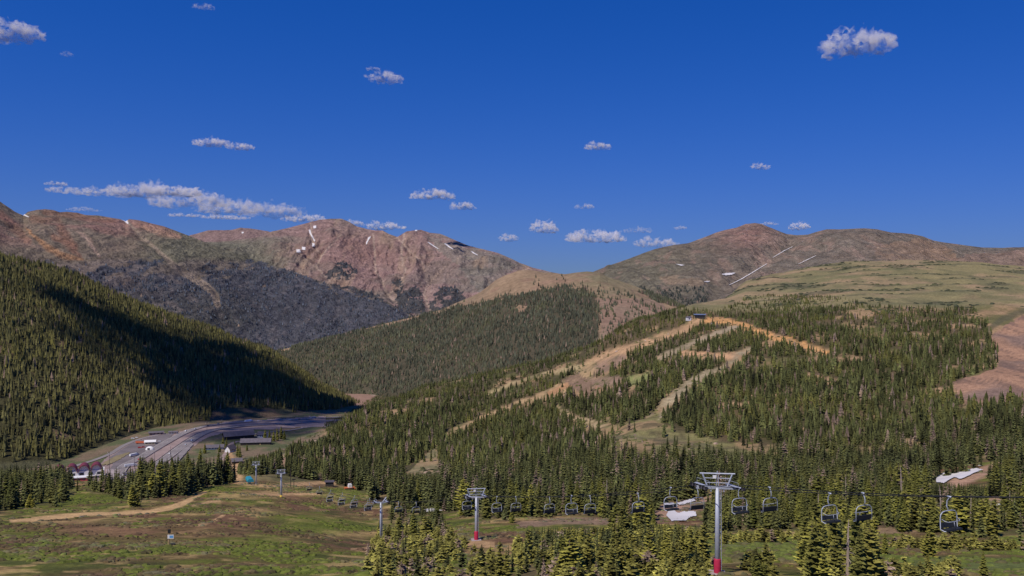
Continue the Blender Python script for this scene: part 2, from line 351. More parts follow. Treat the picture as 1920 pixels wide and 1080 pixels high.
c = mix(c, (.26, .15, .11), sm(.1, .5, fbm(l3.X/60, l3.Y/60, 4, 88))*.4*(1-dens3)); l3.build('hill', c, rock_near); l3.dens = dens3

# --- left wooded mountain
sky4 = [(-220, 440), (0, 482), (50, 493), (100, 503), (150, 521), (200, 546), (250, 567), (300, 585), (350, 603), (400, 619), (450, 642), (500, 657), (530, 675), (560, 695), (600, 722), (640, 743), (672, 762), (720, 790)]
l4 = ridge_layer(-220, 720, 2, 260, [(-220, 885), (0, 880), (100, 872), (150, 862), (200, 842), (260, 822), (330, 808), (400, 796), (450, 790), (520, 790), (600, 790), (650, 783), (720, 790)],
                 [(-220, 1120), (0, 1170), (100, 1230), (200, 1370), (300, 1540), (400, 1670), (500, 1730), (600, 1800), (720, 1990)], sky4,
                 [(-220, 1900), (0, 2000), (300, 2350), (600, 2500), (720, 2450)], .92)
env = sm(0, .15, 1.0-l4.T)*sm(0, .25, l4.T)
l4.Z += (ridged((l4.X+fbm(l4.X/300, l4.Y/300, 3, 92)*90-l4.Y*.25)/230, l4.T*1.1, 4, 91)*11)*env+fbm(l4.X/30, l4.Y/30, 3, 94)*1.5*(.3+env)
l4.upd(); PX, PY = l4.PX, l4.PY
n1 = fbm(l4.X/80, l4.Y/80, 4, 95); jx = fbm(l4.X/25, l4.Y/25, 3, 96)*8; jy = fbm(l4.X/30, l4.Y/30, 3, 97)*6
c = mix(np.zeros(PX.shape+(3,))+np.array((.06, .055, .026)), (.1, .075, .04), sm(.1, .5, n1))
base4 = L([(-220, 872), (0, 866), (130, 862), (170, 842), (200, 828), (240, 812), (330, 802), (390, 790), (400, 770), (430, 762), (500, 765), (560, 770), (620, 772), (650, 762), (720, 770)], PX)
d4 = sm(3, -3, PY+jy*.6-base4)
clear4 = [(90, 806), (110, 808), (140, 822), (138, 830), (100, 826)]
holes = inpoly(PX+jx*.5, PY+jy*.5, clear4)*1.
for x, y in ((135, 618), (150, 640), (115, 645), (250, 625), (310, 642), (270, 655), (280, 675), (300, 720), (235, 735), (380, 722), (395, 735), (410, 740), (340, 657), (420, 660), (45, 505), (55, 512), (75, 505), (20, 655), (600, 752)):
    holes = np.maximum(holes, np.exp(-(((PX+jx*.7-x)/5)**2+((PY+jy*.7-y)/7)**2)))
c = mix(c, (.24, .16, .095), holes*.9); c = mix(c, (.09, .085, .045), 1-d4); c = mix(c, (.13, .085, .06), (1-d4)*(PX > 380)*(n1 > -.3)*.8)
l4.dens = d4*(1-.85*sm(.3, .6, holes))
l4.build('hill', c, rock_near)

# --- foreground slope, valley floor and ski hill in one sheet
COLS = {
 -220: [(25, 1205), (60, 1150), (110, 1090), (180, 1012), (240, 977), (285, 955), (340, 935), (400, 920), (450, 912), (600, 918), (900, 912), (1170, 886), (1400, 852), (1900, 768), (2600, 745), (3600, 720)],
 0: [(25, 1205), (60, 1150), (110, 1087), (180, 1010), (240, 975), (285, 953), (340, 932), (400, 917), (450, 910), (600, 918), (900, 910), (1180, 884), (1400, 838), (1900, 760), (2600, 745), (3600, 720)],
 200: [(25, 1205), (60, 1150), (110, 1086), (180, 1010), (240, 975), (290, 950), (340, 930), (400, 915), (450, 907), (600, 916), (900, 908), (1180, 884), (1450, 820), (1900, 765), (2600, 745), (3600, 720)],
 400: [(25, 1205), (60, 1150), (110, 1085), (180, 1012), (240, 977), (300, 948), (360, 926), (420, 910), (470, 904), (600, 912), (900, 902), (1180, 880), (1330, 842), (1500, 808), (1700, 787), (2000, 765), (2600, 745), (3600, 720)],
 500: [(25, 1205), (60, 1150), (110, 1085), (180, 1020), (237, 985), (300, 953), (377, 928), (450, 908), (600, 890), (800, 874), (1000, 869), (1200, 869), (1400, 826), (1700, 788), (2000, 765), (2600, 745), (3600, 720)],
 560: [(25, 1205), (60, 1150), (110, 1085), (180, 1025), (237, 992), (300, 960), (377, 936), (450, 915), (580, 896), (760, 870), (900, 848), (1020, 832), (1200, 858), (1500, 815), (1700, 788), (2000, 766), (2600, 745), (3600, 720)],
 700: [(25, 1205), (60, 1150), (105, 1088), (170, 1042), (237, 1012), (300, 978), (360, 952), (420, 932), (480, 917), (560, 903), (700, 880), (850, 845), (1000, 800), (1150, 762), (1350, 780), (1700, 790), (2000, 775), (2600, 743), (3600, 720)],
 800: [(25, 1205), (60, 1150), (105, 1092), (174, 1030), (240, 1000), (300, 972), (370, 945), (440, 925), (520, 908), (620, 888), (760, 855), (900, 817), (1050, 777), (1250, 728), (1500, 760), (1900, 790), (2600, 760), (3600, 740)],
 900: [(25, 1205), (60, 1150), (105, 1095), (174, 1018), (240, 985), (300, 962), (370, 940), (440, 922), (520, 905), (620, 885), (760, 850), (900, 815), (1050, 775), (1300, 704), (1600, 750), (2000, 790), (2600, 780), (3600, 760)],
 1000: [(25, 1205), (60, 1150), (105, 1085), (150, 1038), (174, 1017), (240, 983), (300, 960), (370, 938), (440, 918), (520, 898), (620, 872), (760, 838), (900, 800), (1050, 755), (1300, 684), (1600, 720), (2000, 770), (2600, 780), (3600, 760)],
 1100: [(25, 1205), (60, 1150), (105, 1083), (150, 1035), (200, 1003), (240, 981), (300, 958), (370, 935), (440, 912), (520, 890), (600, 866), (700, 830), (800, 800), (950, 755), (1100, 712), (1300, 652), (1600, 690), (2000, 740), (2600, 760), (3600, 760)],
 1200: [(25, 1205), (60, 1150), (105, 1085), (140, 1045), (180, 1012), (230, 982), (300, 957), (370, 930), (440, 908), (520, 885), (600, 855), (680, 815), (780, 775), (900, 728), (1050, 680), (1200, 632), (1330, 601), (1600, 630), (2000, 690), (2600, 740), (3600, 740)],
 1300: [(25, 1205), (60, 1150), (100, 1088), (130, 1052), (170, 1014), (220, 985), (300, 955), (370, 928), (440, 905), (520, 882), (590, 858), (640, 835), (720, 795), (840, 740), (980, 685), (1120, 635), (1300, 592), (1450, 568), (1700, 590), (2000, 640), (2600, 700), (3600, 740)],
 1400: [(25, 1205), (60, 1150), (100, 1085), (130, 1050), (170, 1013), (220, 984), (300, 952), (370, 926), (440, 903), (520, 880), (590, 860), (640, 840), (720, 790), (840, 728), (980, 672), (1120, 625), (1300, 594), (1500, 562), (1750, 541), (2000, 527), (2300, 545), (2800, 600), (3600, 660)],
 1500: [(25, 1205), (60, 1150), (100, 1085), (130, 1050), (170, 1013), (220, 984), (300, 950), (370, 925), (440, 902), (520, 878), (590, 858), (640, 838), (720, 785), (840, 725), (980, 668), (1120, 622), (1300, 586), (1500, 558), (1800, 530), (2200, 505), (2500, 515), (2900, 560), (3600, 620)],
 1600: [(25, 1205), (60, 1150), (100, 1088), (130, 1055), (170, 1018), (220, 987), (300, 950), (370, 925), (440, 902), (520, 876), (590, 855), (640, 830), (720, 783), (840, 723), (980, 665), (1120, 618), (1300, 580), (1500, 552), (1800, 520), (2300, 491), (2600, 500), (3000, 550), (3600, 600)],
 1750: [(25, 1205), (60, 1150), (100, 1092), (130, 1060), (170, 1022), (220, 985), (300, 945), (370, 918), (440, 893), (520, 866), (590, 838), (650, 810), (720, 778), (840, 722), (980, 665), (1120, 618), (1300, 582), (1500, 552), (1800, 518), (2300, 488), (2600, 500), (3000, 550), (3600, 600)],
 1860: [(25, 1205), (60, 1150), (100, 1092), (130, 1058), (170, 1018), (220, 975), (300, 932), (370, 903), (440, 878), (520, 850), (590, 820), (660, 785), (720, 755), (800, 722), (900, 688), (1000, 655), (1120, 617), (1300, 580), (1500, 550), (1800, 520), (2150, 495), (2500, 510), (3000, 560), (3600, 600)],
 2160: [(25, 1205), (60, 1150), (100, 1090), (130, 1055), (170, 1012), (220, 968), (300, 925), (370, 895), (440, 868), (520, 838), (590, 808), (660, 772), (720, 745), (800, 715), (900, 680), (1000, 650), (1120, 615), (1300, 580), (1500, 555), (1800, 535), (2150, 530), (2500, 540), (3000, 580), (3600, 620)],
}
pxs = np.arange(-220, 2161, 3, float); ds = np.exp(np.linspace(np.log(22), np.log(3500), 620))
ck = sorted(COLS); tab = []
for k in ck:
    a = np.array(COLS[k], float); tab.append(pchip(np.log(a[:, 0]), -(a[:, 1]-CY)/F*a[:, 0], np.log(ds)))
tab = np.array(tab); u = np.interp(pxs, ck, np.arange(len(ck))); i = np.clip(u.astype(int), 0, len(ck)-2); t = u-i
# cubic blend between columns
def cr(a, b, c_, d, t): return .5*((2*b)+(-a+c_)*t+(2*a-5*b+4*c_-d)*t*t+(-a+3*b-3*c_+d)*t**3)
tt = t[:, None]; Zc = cr(tab[np.maximum(i-1, 0)], tab[i], tab[i+1], tab[np.minimum(i+2, len(ck)-1)], tt); Zl = lerp(tab[i], tab[i+1], tt*tt*(3-2*tt)*.5+tt*.5)
Z = Zc*.4+Zl*.6; Y = np.broadcast_to(ds, Z.shape).copy(); X = ((pxs-CX)/F)[:, None]*Y
ln = Layer(pxs, X, Y, Z)
valley = sm(860, 1060, Y)*sm(660, 560, ln.PX+(Y-1000)*.03)
valley = np.maximum(valley, sm(1400, 1600, Y)*sm(1000, 800, ln.PX))
amp = np.clip(Y/300, .12, 5)*(1-valley*.95)
ln.Z = Z+(fbm(X/60, Y/60, 4, 101)*2.6*sm(20, 140, Y)*np.clip(Y/400, .3, 2)+fbm(X/12, Y/12, 3, 103)*.35*np.clip(Y/200, .3, 2.2))*(1-valley*.96)
ln.upd(); PX, PY = ln.PX, ln.PY
HILLTOP = [(500, 870), (530, 838), (560, 820), (600, 800), (650, 775), (700, 745), (750, 728), (800, 712), (850, 700), (900, 690), (950, 680), (1000, 670), (1050, 655), (1100, 640), (1150, 618), (1180, 600), (1215, 582), (1250, 572), (1275, 570), (1290, 583), (1340, 588),
    (1375, 572), (1400, 560), (1440, 553), (1500, 556), (1560, 556), (1600, 566), (1640, 575), (1690, 580), (1740, 578), (1800, 575), (1830, 583), (1850, 608), (1868, 650), (1868, 690), (1800, 712), (1783, 722), (1798, 752), (1830, 768), (1870, 757), (1920, 745), (2200, 730)]
HILLBOT = [(2200, 1025), (1920, 1016), (1800, 1006), (1640, 1002), (1540, 1000), (1440, 1000), (1350, 1000), (1250, 990), (1145, 972), (1060, 968), (960, 975), (930, 975), (860, 968), (800, 955), (740, 950), (690, 935), (662, 915), (620, 905), (545, 900), (500, 895), (445, 890), (450, 850)]
RUNS = [([(1312, 598), (1280, 618), (1250, 628), (1190, 648), (1140, 668), (1105, 688)], [8, 8, 8, 9, 13, 15]),
        ([(1105, 690), (1080, 715), (1040, 733), (990, 750), (960, 760), (900, 785), (860, 803), (838, 815)], [16, 14, 9, 5, 4, 4, 6, 6]),
        ([(1085, 690), (1020, 700), (960, 720), (915, 738)], [5, 4, 4, 3]), ([(1070, 655), (1000, 672), (945, 690)], [3.5, 3, 3]),
        ([(1382, 612), (1320, 634), (1275, 656), (1235, 672)], [5, 6, 7, 6]), ([(1280, 664), (1340, 668), (1402, 664)], [7, 7, 7]),
        ([(1402, 655), (1355, 690), (1300, 714), (1260, 746), (1235, 778), (1210, 800)], [6, 7, 9, 11, 14, 18]),
        ([(1325, 600), (1365, 602), (1400, 612), (1440, 628), (1500, 647), (1548, 660)], [7, 6, 6, 7, 8, 8]),
        ([(1045, 765), (1080, 785), (1130, 800)], [5, 6, 9]), ([(1125, 690), (1170, 672)], [14, 8]), ([(1110, 720), (1160, 715)], [12, 7]), ([(1180, 715), (1215, 705)], [10, 7]),
        ([(1790, 905), (1860, 880), (1930, 868)], [10, 8, 4]), ([(1850, 950), (1930, 935)], [14, 10]), ([(1830, 985), (1930, 975)], [7, 7]),
        ([(1245, 965), (1340, 935), (1350, 930)], [18, 9, 3]), ([(960, 880), (962, 900)], [3, 3]), ([(530, 850), (532, 880)], [5, 5]), ([(1050, 888), (1053, 910)], [4, 3]), ([(1170, 892), (1180, 905)], [6, 5])]
for _k in range(10): RUNS[_k] = (RUNS[_k][0], [q*.8 for q in RUNS[_k][1]])
CLEAR = [[(1120, 802), (1165, 795), (1205, 786), (1232, 775), (1245, 800), (1290, 812), (1350, 826), (1440, 836), (1470, 852), (1400, 858), (1300, 852), (1220, 850), (1140, 838), (1125, 822)],
         [(758, 893), (800, 850), (820, 838), (822, 893)], [(1055, 712), (1085, 700), (1120, 725), (1130, 745), (1095, 742)]]
def near_density(px, py, X, Y):
    hp_ = F*9.5/Y*np.where(Y > 1150, .6, .85)
    jx = fbm(X/14, Y/14, 3, 111)*10*np.clip(300/Y, .35, 1.5); jy = fbm(X/14, Y/14, 3, 113)*8*np.clip(300/Y, .35, 1.5)
    x = px+jx; y = py+jy
    d = inpoly(x, y, HILLTOP+HILLBOT)*1.
    cl = fbm(X/45, Y/60, 4, 115)
    thin = sm(1480, 1640, px+cl*150)*sm(735, 640, py+cl*90)
    d = d*(1-thin*(.1+.8*sm(.12, .26, cl)))*1.12
    d = d*(1-sm(598, 560, py)*sm(-.1, .1, cl)*.85); d = d*(1-.9*sm(.36, .44, fbm(X/38, Y/30, 3, 116)))
    top = L([(0, 0), (1290, 0), (1300, 553), (1900, 560)], px)
    d = np.where((px > 1310) & (px < 1850) & (py < 556), np.maximum(d, 0), d)
    for pts, w in RUNS:
        d = d*(1-.965*sm(1.15, .75, stroke(px+jx*.75, py+jy*.75, pts, w)))*(1-.72*sm(1.1, .8, stroke(px+jx*.6, py-hp_*.45, pts, w)))*(1-.3*sm(1.1, .8, stroke(px+jx*.6, py-hp_*.85, pts, w)))
    for p in CLEAR: d = d*(1-inpoly(px+jx*.5, py+jy*.4, p)*.95)*(1-.6*inpoly(px+jx*.5, py-hp_*.6, p))
    d = np.where((Y > 900) & (px < 700) & (valley_f(px, Y) > .3), 0, d)
    fg = np.zeros(px.shape)
    for poly, k in ([(-200, 955), (-200, 905), (60, 903), (133, 905), (140, 925), (105, 955), (70, 945), (0, 962)], 1.5), ([(150, 915), (215, 910), (255, 905), (285, 935), (255, 945), (222, 932), (170, 925)], .7), \
                    ([(258, 905), (435, 893), (440, 903), (395, 912), (335, 932), (285, 935)], 1.9), ([(700, 1030), (735, 955), (790, 950), (830, 985), (838, 1005), (800, 1020)], .55), \
                    ([(960, 1100), (985, 1010), (1050, 1000), (1150, 990), (1250, 1000), (1310, 1010), (1320, 1030), (1240, 1042), (1200, 1100)], 1.3), \
                    ([(1225, 1100), (1250, 1050), (1320, 1055), (1330, 1100)], .7), ([(1405, 1050), (1430, 1035), (1455, 1050), (1450, 1100), (1400, 1100)], .5), \
                    ([(1500, 1110), (1530, 1030), (1560, 1000), (1625, 1010), (1635, 1060), (1640, 1110)], 1.3), ([(1640, 1080), (1700, 1062), (1780, 1075), (1780, 1110), (1640, 1110)], .5), \
                    ([(1690, 1035), (1780, 1030), (1780, 1045), (1690, 1045)], .35), ([(1800, 1100), (1830, 1062), (1860, 1100)], .3), ([(700, 1100), (690, 1040), (800, 1035), (900, 1060), (960, 1050), (960, 1100)], .45):
        fg = np.maximum(fg, inpoly(x, y, poly)*k*(Y < 500))
    return np.maximum(d, fg)
def valley_f(px, Y): return sm(860, 1060, Y)*sm(660, 560, px+(Y-1000)*.03)
densN = near_density(PX, PY, ln.X, ln.Y); ln.dens = densN
n1 = fbm(ln.X/70, ln.Y/70, 5, 121); n2 = fbm(ln.X/9, ln.Y/16, 4, 122); n3 = fbm(ln.X/28, ln.Y/40, 4, 123); n4 = fbm(ln.X/22+9, ln.Y/34, 4, 124)
jx = fbm(ln.X/15, ln.Y/15, 3, 125)*8; jy = fbm(ln.X/15, ln.Y/15, 3, 126)*5
MG = (.125, .132, .026); MB_ = (.15, .08, .046); MT = (.42, .285, .12); st1 = fbm(ln.X/9, ln.Y/11, 4, 141); st2 = fbm(ln.X/5, ln.Y/5, 3, 142)
c = np.zeros(PX.shape+(3,))+np.array((.13, .115, .048))
mead = mix(np.zeros(PX.shape+(3,))+np.array(MG), MB_, sm(.0, .3, n3))
mead = mix(mead, MT, sm(.05, .4, n4+st2*.4)*.7); mead = mix(mead, (.062, .07, .02), sm(.08, .38, st1)*.7); mead = mix(mead, MB_, sm(.0, .3, -st1-.1)*.6); mead = mix(mead, MT, sm(.22, .42, st2-st1*.3)*.55)
def blob(x, y, rx, ry): return np.exp(-((PX+jx*2-x)/rx)**2-((PY+jy*1.5-y)/ry)**2)
mead = mix(mead, (.16, .08, .048), np.clip(blob(240, 1000, 170, 14)+blob(100, 990, 110, 10)+blob(560, 935, 60, 7)+blob(430, 985, 90, 8), 0, 1)*.75)
mead = mix(mead, (.115, .145, .02), np.clip(blob(610, 985, 110, 20)+blob(150, 935, 110, 12)+blob(380, 915, 90, 8)+blob(50, 1000, 70, 8)+blob(480, 1010, 80, 10)+blob(640, 925, 60, 8), 0, 1)*(.6-.5*st1))
mead = mix(mead, (.42, .27, .12), np.clip(blob(450, 960, 80, 5)+blob(330, 1020, 90, 7)+blob(480, 925, 90, 5)+blob(700, 1000, 60, 6)+blob(860, 1015, 50, 8), 0, 1)*.7)
nearm = sm(560, 430, ln.Y)
c = mix(c, 0, nearm*0); c = c+(mead-c)*nearm[..., None]
hillside = inpoly(PX, PY, HILLTOP+HILLBOT)
c = mix(c, (.34, .215, .12), sm(480, 700, ln.Y)*sm(-.3, .2, n3)*.85)
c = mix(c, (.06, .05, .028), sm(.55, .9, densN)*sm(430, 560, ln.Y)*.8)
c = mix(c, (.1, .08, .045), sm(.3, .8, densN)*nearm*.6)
# bald green hill top
bald = (PX > 1150)*sm(1280, 1380, ln.Y)*sm(595, 575, PY+jy)
bt = mix(np.zeros(PX.shape+(3,))+np.array((.215, .18, .088)), (.30, .21, .12), sm(-.05, .4, n1)); bt = mix(bt, (.14, .13, .065), sm(0, .4, fbm(ln.X/50, ln.Y/90, 4, 137))*.6)
bt = mix(bt, (.09, .085, .05), sm(.2, .32, fbm(ln.X/110, ln.Y/26, 5, 131))*.8)
bt = mix(bt, (.12, .125, .06), sm(0, .5, fbm(ln.X/160, ln.Y/60, 4, 133))*.4)
bt = mix(bt, (.3, .21, .13), blob(1690, 490, 70, 4)*.7)
c = c+(bt-c)*bald[..., None]
for k, (pts, w) in enumerate(RUNS):
    m = sm(1.5, .6, stroke(PX+jx*.9, PY+jy*.9, pts, w))*sm(-.75, -.1, n2+n4*.5)
    cc = [(.36, .22, .12), (.31, .21, .11), (.3, .23, .12), (.3, .22, .12), (.26, .2, .13), (.38, .22, .12), (.25, .2, .125), (.46, .24, .095), (.3, .22, .12), (.2, .13, .09), (.2, .13, .09), (.16, .17, .06), (.33, .2, .13), (.3, .19, .12), (.3, .19, .12), (.28, .17, .12)][min(k, 15)]
    c = mix(c, np.array(cc)*1.28, m*(.9+.35*n2)); c = mix(c, (.13, .11, .06), m*sm(.15, .4, st1)*.55)
c = mix(c, (.40, .22, .11), sm(1.2, .6, stroke(PX, PY, [(1030, 738), (1085, 712), (1125, 732)], [5, 6, 4]))*.9)
for k, p in enumerate(CLEAR):
    cc = mix(np.zeros(PX.shape+(3,))+np.array([(.19, .17, .07), (.32, .22, .12), (.2, .13, .085)][k]), [(.28, .19, .1), (.2, .17, .09), (.3, .2, .12)][k], sm(-.1, .3, n4))
    c = np.where((inpoly(PX+jx*.5, PY+jy*.4, p))[..., None], cc, c)
c = mix(c, (.09, .075, .04), inpoly(PX, PY, CLEAR[0])*sm(.05, .3, fbm(ln.X/16, ln.Y/7, 4, 152))*.75); c = mix(c, (.10, .09, .055), sm(1.2, .4, stroke(PX+jx, PY+jy, [(1130, 818), (1200, 822), (1250, 826), (1330, 835)], 5))*.6)
# scree on the right
scree = inpoly(PX+jx*.5, PY+jy*.5, [(2200, 560), (1920, 590), (1885, 610), (1858, 632), (1868, 655), (1872, 690), (1830, 702), (1785, 716), (1800, 750), (1830, 770), (1900, 760), (2200, 740)])
c = np.where(scree[..., None], mix(mix(np.zeros(PX.shape+(3,))+np.array((.22, .145, .11)), (.33, .19, .12), sm(-.2, .4, n1)+blob(1915, 610, 30, 16)), (.12, .08, .065), sm(.0, .4, fbm(ln.X/7, ln.Y/40, 4, 151))*.6), c)
c = mix(c, (.1, .09, .05), sm(1.2, .5, stroke(PX, PY, [(1930, 580), (1880, 598), (1848, 622)], [6, 7, 5]))*.8)
# valley floor
vf = np.maximum(valley_f(PX, ln.Y), valley*sm(1500, 1650, ln.Y))
vc = mix(np.zeros(PX.shape+(3,))+np.array((.095, .105, .05)), (.18, .13, .085), sm(-.25, .25, n3))
vc = mix(vc, (.3, .18, .13), inpoly(PX+jx*.5, PY+jy*.3, [(640, 735), (665, 726), (690, 730), (706, 742), (690, 760), (640, 760)])*.9)
vc = mix(vc, (.33, .25, .18), sm(1.2, .6, stroke(PX, PY, [(640, 733), (672, 727), (702, 740)], 3)))
c = c+(vc-c)*sm(.2, .6, vf)[..., None]
# dirt tracks in the meadow
trk = stroke(PX+jx*.25, PY+jy*.2, [(20, 978), (60, 974), (120, 968), (160, 964), (220, 963), (280, 960), (320, 952), (345, 943), (365, 932), (385, 923)], [2, 4, 5, 3.5, 3, 4, 5, 5, 3, 2])
c = mix(c, (.50, .32, .15), sm(1.25, .75, trk)*(ln.Y < 520))
for pts, w in (([(360, 948), (390, 942), (412, 938)], 2), ([(370, 985), (400, 978), (420, 965)], 2), ([(470, 925), (520, 928), (600, 925)], 2), ([(440, 905), (500, 912), (600, 905), (680, 905)], 3), ([(430, 850), (440, 870), (445, 895)], [4, 8, 10]), ([(845, 1018), (890, 1018), (925, 1020)], 4), ([(660, 1030), (720, 1022), (960, 1026)], 2)):
    c = mix(c, (.42, .26, .13), sm(1.4, .7, stroke(PX+jx*.3, PY+jy*.3, pts, w))*.85*((ln.Y < 700) | (PX < 470)))
c = mix(c, (.27, .17, .12), sm(1.2, .7, stroke(PX+jx, PY+jy*.6, [(975, 985), (1050, 978), (1145, 978)], 6))*.8*(ln.Y < 420))
c = mix(c, (.3, .2, .12), sm(1.2, .7, stroke(PX+jx, PY+jy*.6, [(1640, 995), (1760, 990), (1900, 980)], 7))*.7*(ln.Y < 420))
c = mix(c, (.13, .14, .05), sm(1.2, .7, stroke(PX+jx, PY+jy*.6, [(1340, 1035), (1450, 1032), (1530, 1038)], [22, 18, 22]))*.85*(ln.Y < 300))
c = mix(c, (.13, .15, .045), sm(1.2, .7, stroke(PX+jx, PY+jy*.6, [(1640, 1052), (1750, 1058), (1930, 1062)], [14, 14, 14]))*.9*(ln.Y < 300))
ground_mat = attr_mat('meadow_ground', ((.03, .85, 1.15), (.25, .75, 1.25), (1.1, .7, 1.3)), bump=(1.2, .5, .8))
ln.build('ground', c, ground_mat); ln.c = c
# wide base ground out to the horizon
S = 60000.; link('terrain', mesh_np('terrain', [(-S, -3000, -700), (S, -3000, -700), (S, S, -700), (-S, S, -700)], [(0, 1, 2, 3)], np.tile((.1, .1, .06), (4, 1)), rock_mat), kind='structure')
# ================================================================== DRAPED SHEETS, ROADS
print('roads')
def drape(layer, poly, lift, cell, name, mat, dmin=0, rag=0, **p):
    a = np.array(poly, float); x0, y0 = a.min(0)-cell; x1, y1 = a.max(0)+cell
    nx = int((x1-x0)/cell)+2; ny = int((y1-y0)/cell)+2; idx = {}; V = []; Fc = []
    gx = x0+np.arange(nx+1)*cell; gy = y0+np.arange(ny+1)*cell; GX, GY = np.meshgrid(gx[:-1]+cell/2, gy[:-1]+cell/2, indexing='ij')
    if rag: ins = inpoly(GX+fbm(GX/rag/3, GY/rag/3, 3, 7)*rag, GY+fbm(GX/rag/3, GY/rag/3, 3, 9)*rag*.7, poly)
    else: ins = inpoly(GX, GY, poly)
    def vid(i, j):
        if (i, j) not in idx: idx[(i, j)] = len(V); V.append((gx[i], gy[j]))
        return idx[(i, j)]
    if rag:
        left = set(zip(*[a_.tolist() for a_ in np.where(ins)])); best = set()
        while left:
            st = [left.pop()]; comp = set(st)
            while st:
                i, j = st.pop()
                for q in ((i+1, j), (i-1, j), (i, j+1), (i, j-1), (i+1, j+1), (i-1, j-1), (i+1, j-1), (i-1, j+1)):
                    if q in left: left.remove(q); comp.add(q); st.append(q)
            if len(comp) > len(best): best = comp
        ins = np.zeros_like(ins)
        for q in best: ins[q] = True
    for i, j in zip(*np.where(ins)): Fc.append((vid(i, j), vid(i, j+1), vid(i+1, j+1), vid(i+1, j)))
    if not Fc: return None
    W = np.array([layer.hit(px, py, dmin) for px, py in V]); W[:, 2] += lift; W[:, :] -= W/np.linalg.norm(W, axis=1)[:, None]*lift*1.5
    return link(name, mesh_np(name, W, Fc, None, mat, True), **p)
class Strip:
    def __init__(s, pts, dmin=800, step=6):
        W = np.array([ln.hit(px, py, dmin) for px, py in pts])[:, :2]
        q = [W[0]]
        P = np.vstack((2*W[0]-W[1], W, 2*W[-1]-W[-2]))
        out = []
        for i in range(1, len(P)-2):
            m = max(2, int(np.linalg.norm(P[i+1]-P[i])/step))
            for k in range(m): out.append(cr(P[i-1], P[i], P[i+1], P[i+2], k/m))
        out.append(P[-2]); s.c = np.array(out); t = np.gradient(s.c, axis=0); t /= np.linalg.norm(t, axis=1)[:, None]; s.t = t; s.n = np.stack((t[:, 1], -t[:, 0]), 1)
        z = np.array([ln.zat(x, y) for x, y in s.c]); k = np.ones(9)/9; s.z = np.convolve(np.pad(z, 4, 'edge'), k, 'valid')
        s.u = np.concatenate(([0], np.cumsum(np.linalg.norm(np.diff(s.c, axis=0), axis=1))))
    def at(s, u, off=0, lift=0):
        x = np.interp(u, s.u, s.c[:, 0]); y = np.interp(u, s.u, s.c[:, 1]); z = np.interp(u, s.u, s.z)
        nx = np.interp(u, s.u, s.n[:, 0]); ny = np.interp(u, s.u, s.n[:, 1])
        return np.array((x+nx*off, y+ny*off, z+lift)), math.atan2(-nx, ny) if False else math.atan2(np.interp(u, s.u, s.t[:, 1]), np.interp(u, s.u, s.t[:, 0]))
    def sheet(s, name, mat, o0, o1, lift, u0=None, u1=None, **p):
        V = []; Fc = []
        us = s.u if u0 is None else np.array([u0, u1])
        for u in us:
            for o in (o0, o1): V.append(s.at(u, o, lift)[0])
        for i in range(len(us)-1): Fc.append((2*i, 2*i+1, 2*i+3, 2*i+2))
        return link(name, mesh_np(name, V, Fc, None, mat), **p)
asph = solid('asphalt_old', (.22, .19, .185), .95, scale=.05, var=.2); asph2 = solid('asphalt_lot', (.155, .13, .13), .95, scale=.04, var=.25)
conc = solid('concrete', (.33, .27, .26), .9, scale=.05, var=.12); paint = solid('road_paint', (.6, .58, .5), .7)
gravel = solid('gravel_shoulder', (.27, .195, .175), .95, scale=.06, var=.25)
emb = drape(ln, [(150, 905), (205, 855), (240, 832), (290, 816), (340, 808), (420, 791), (520, 785), (610, 780), (612, 800), (540, 803), (480, 806), (420, 812), (385, 822), (362, 838), (320, 880), (290, 905)], .25, 1.5, 'ground', gravel, 800, 3, kind='structure')
hw = Strip([(190, 905), (225, 884), (262, 860), (300, 837), (340, 815), (372, 803), (412, 796), (460, 792), (520, 789), (570, 787), (640, 783)])
he = Strip([(245, 905), (275, 886), (305, 865), (338, 840), (365, 822), (388, 811), (420, 804), (470, 799), (520, 796), (570, 793), (640, 789)])
for s_ in (hw, he):
    s_.sheet('highway', asph, -7.5, 7.5, .9, kind='structure')
    for o in (-6.6, 6.6): s_.sheet('road', paint, o-.16, o+.16, .93, kind='structure')
    L_ = s_.u[-1]; V = []; Fc = []
    for k in range(int(L_/24)):
        a = [s_.at(k*24+d, o, .93)[0] for d, o in ((0, -.12), (0, .12), (9, .12), (9, -.12))]; n = len(V); V += a; Fc.append((n, n+1, n+2, n+3))
    link('road', mesh_np('road', V, Fc, None, paint), kind='structure')
def barrier(s_, off, label):
    V = []; Fc = []
    for u in s_.u:
        for o, z in ((-.3, .9), (-.12, 1.9), (.12, 1.9), (.3, .9)): V.append(s_.at(u, off+o, z)[0])
    for i in range(len(s_.u)-1):
        for k in range(3): Fc.append((4*i+k, 4*i+k+1, 4*i+k+5, 4*i+k+4))
    link('barrier', mesh_np('barrier', V, Fc, None, conc), label=label, category='barrier')
barrier(hw, 8.2, 'pale concrete barrier along the inner edge of the left carriageway'); barrier(he, 8.2, 'pale concrete barrier along the outer edge of the right carriageway'); barrier(he, -8.2, 'pale concrete barrier between the two carriageways of the highway')
drape(ln, [(196, 892), (212, 872), (206, 858), (228, 843), (246, 832), (285, 819), (328, 811), (318, 822), (285, 842), (255, 860), (228, 880)], .6, 1.2, 'parking_lot', asph2, 800, kind='structure')
drape(ln, [(188, 872), (212, 858), (246, 848), (240, 853), (222, 864), (202, 873)], 1.0, 1, 'ground', solid('dry_grass', (.2, .16, .085), .95, scale=.08, var=.3), 800, 2, kind='structure')
drape(ln, [(199, 904), (199, 881), (227, 882), (222, 893), (208, 901)], 1.1, 1, 'pavement', conc, 800, kind='structure')
drape(ln, [(310, 878), (356, 829), (363, 834), (330, 872)], 1.2, 1, 'pavement', asph, 800, kind='structure')
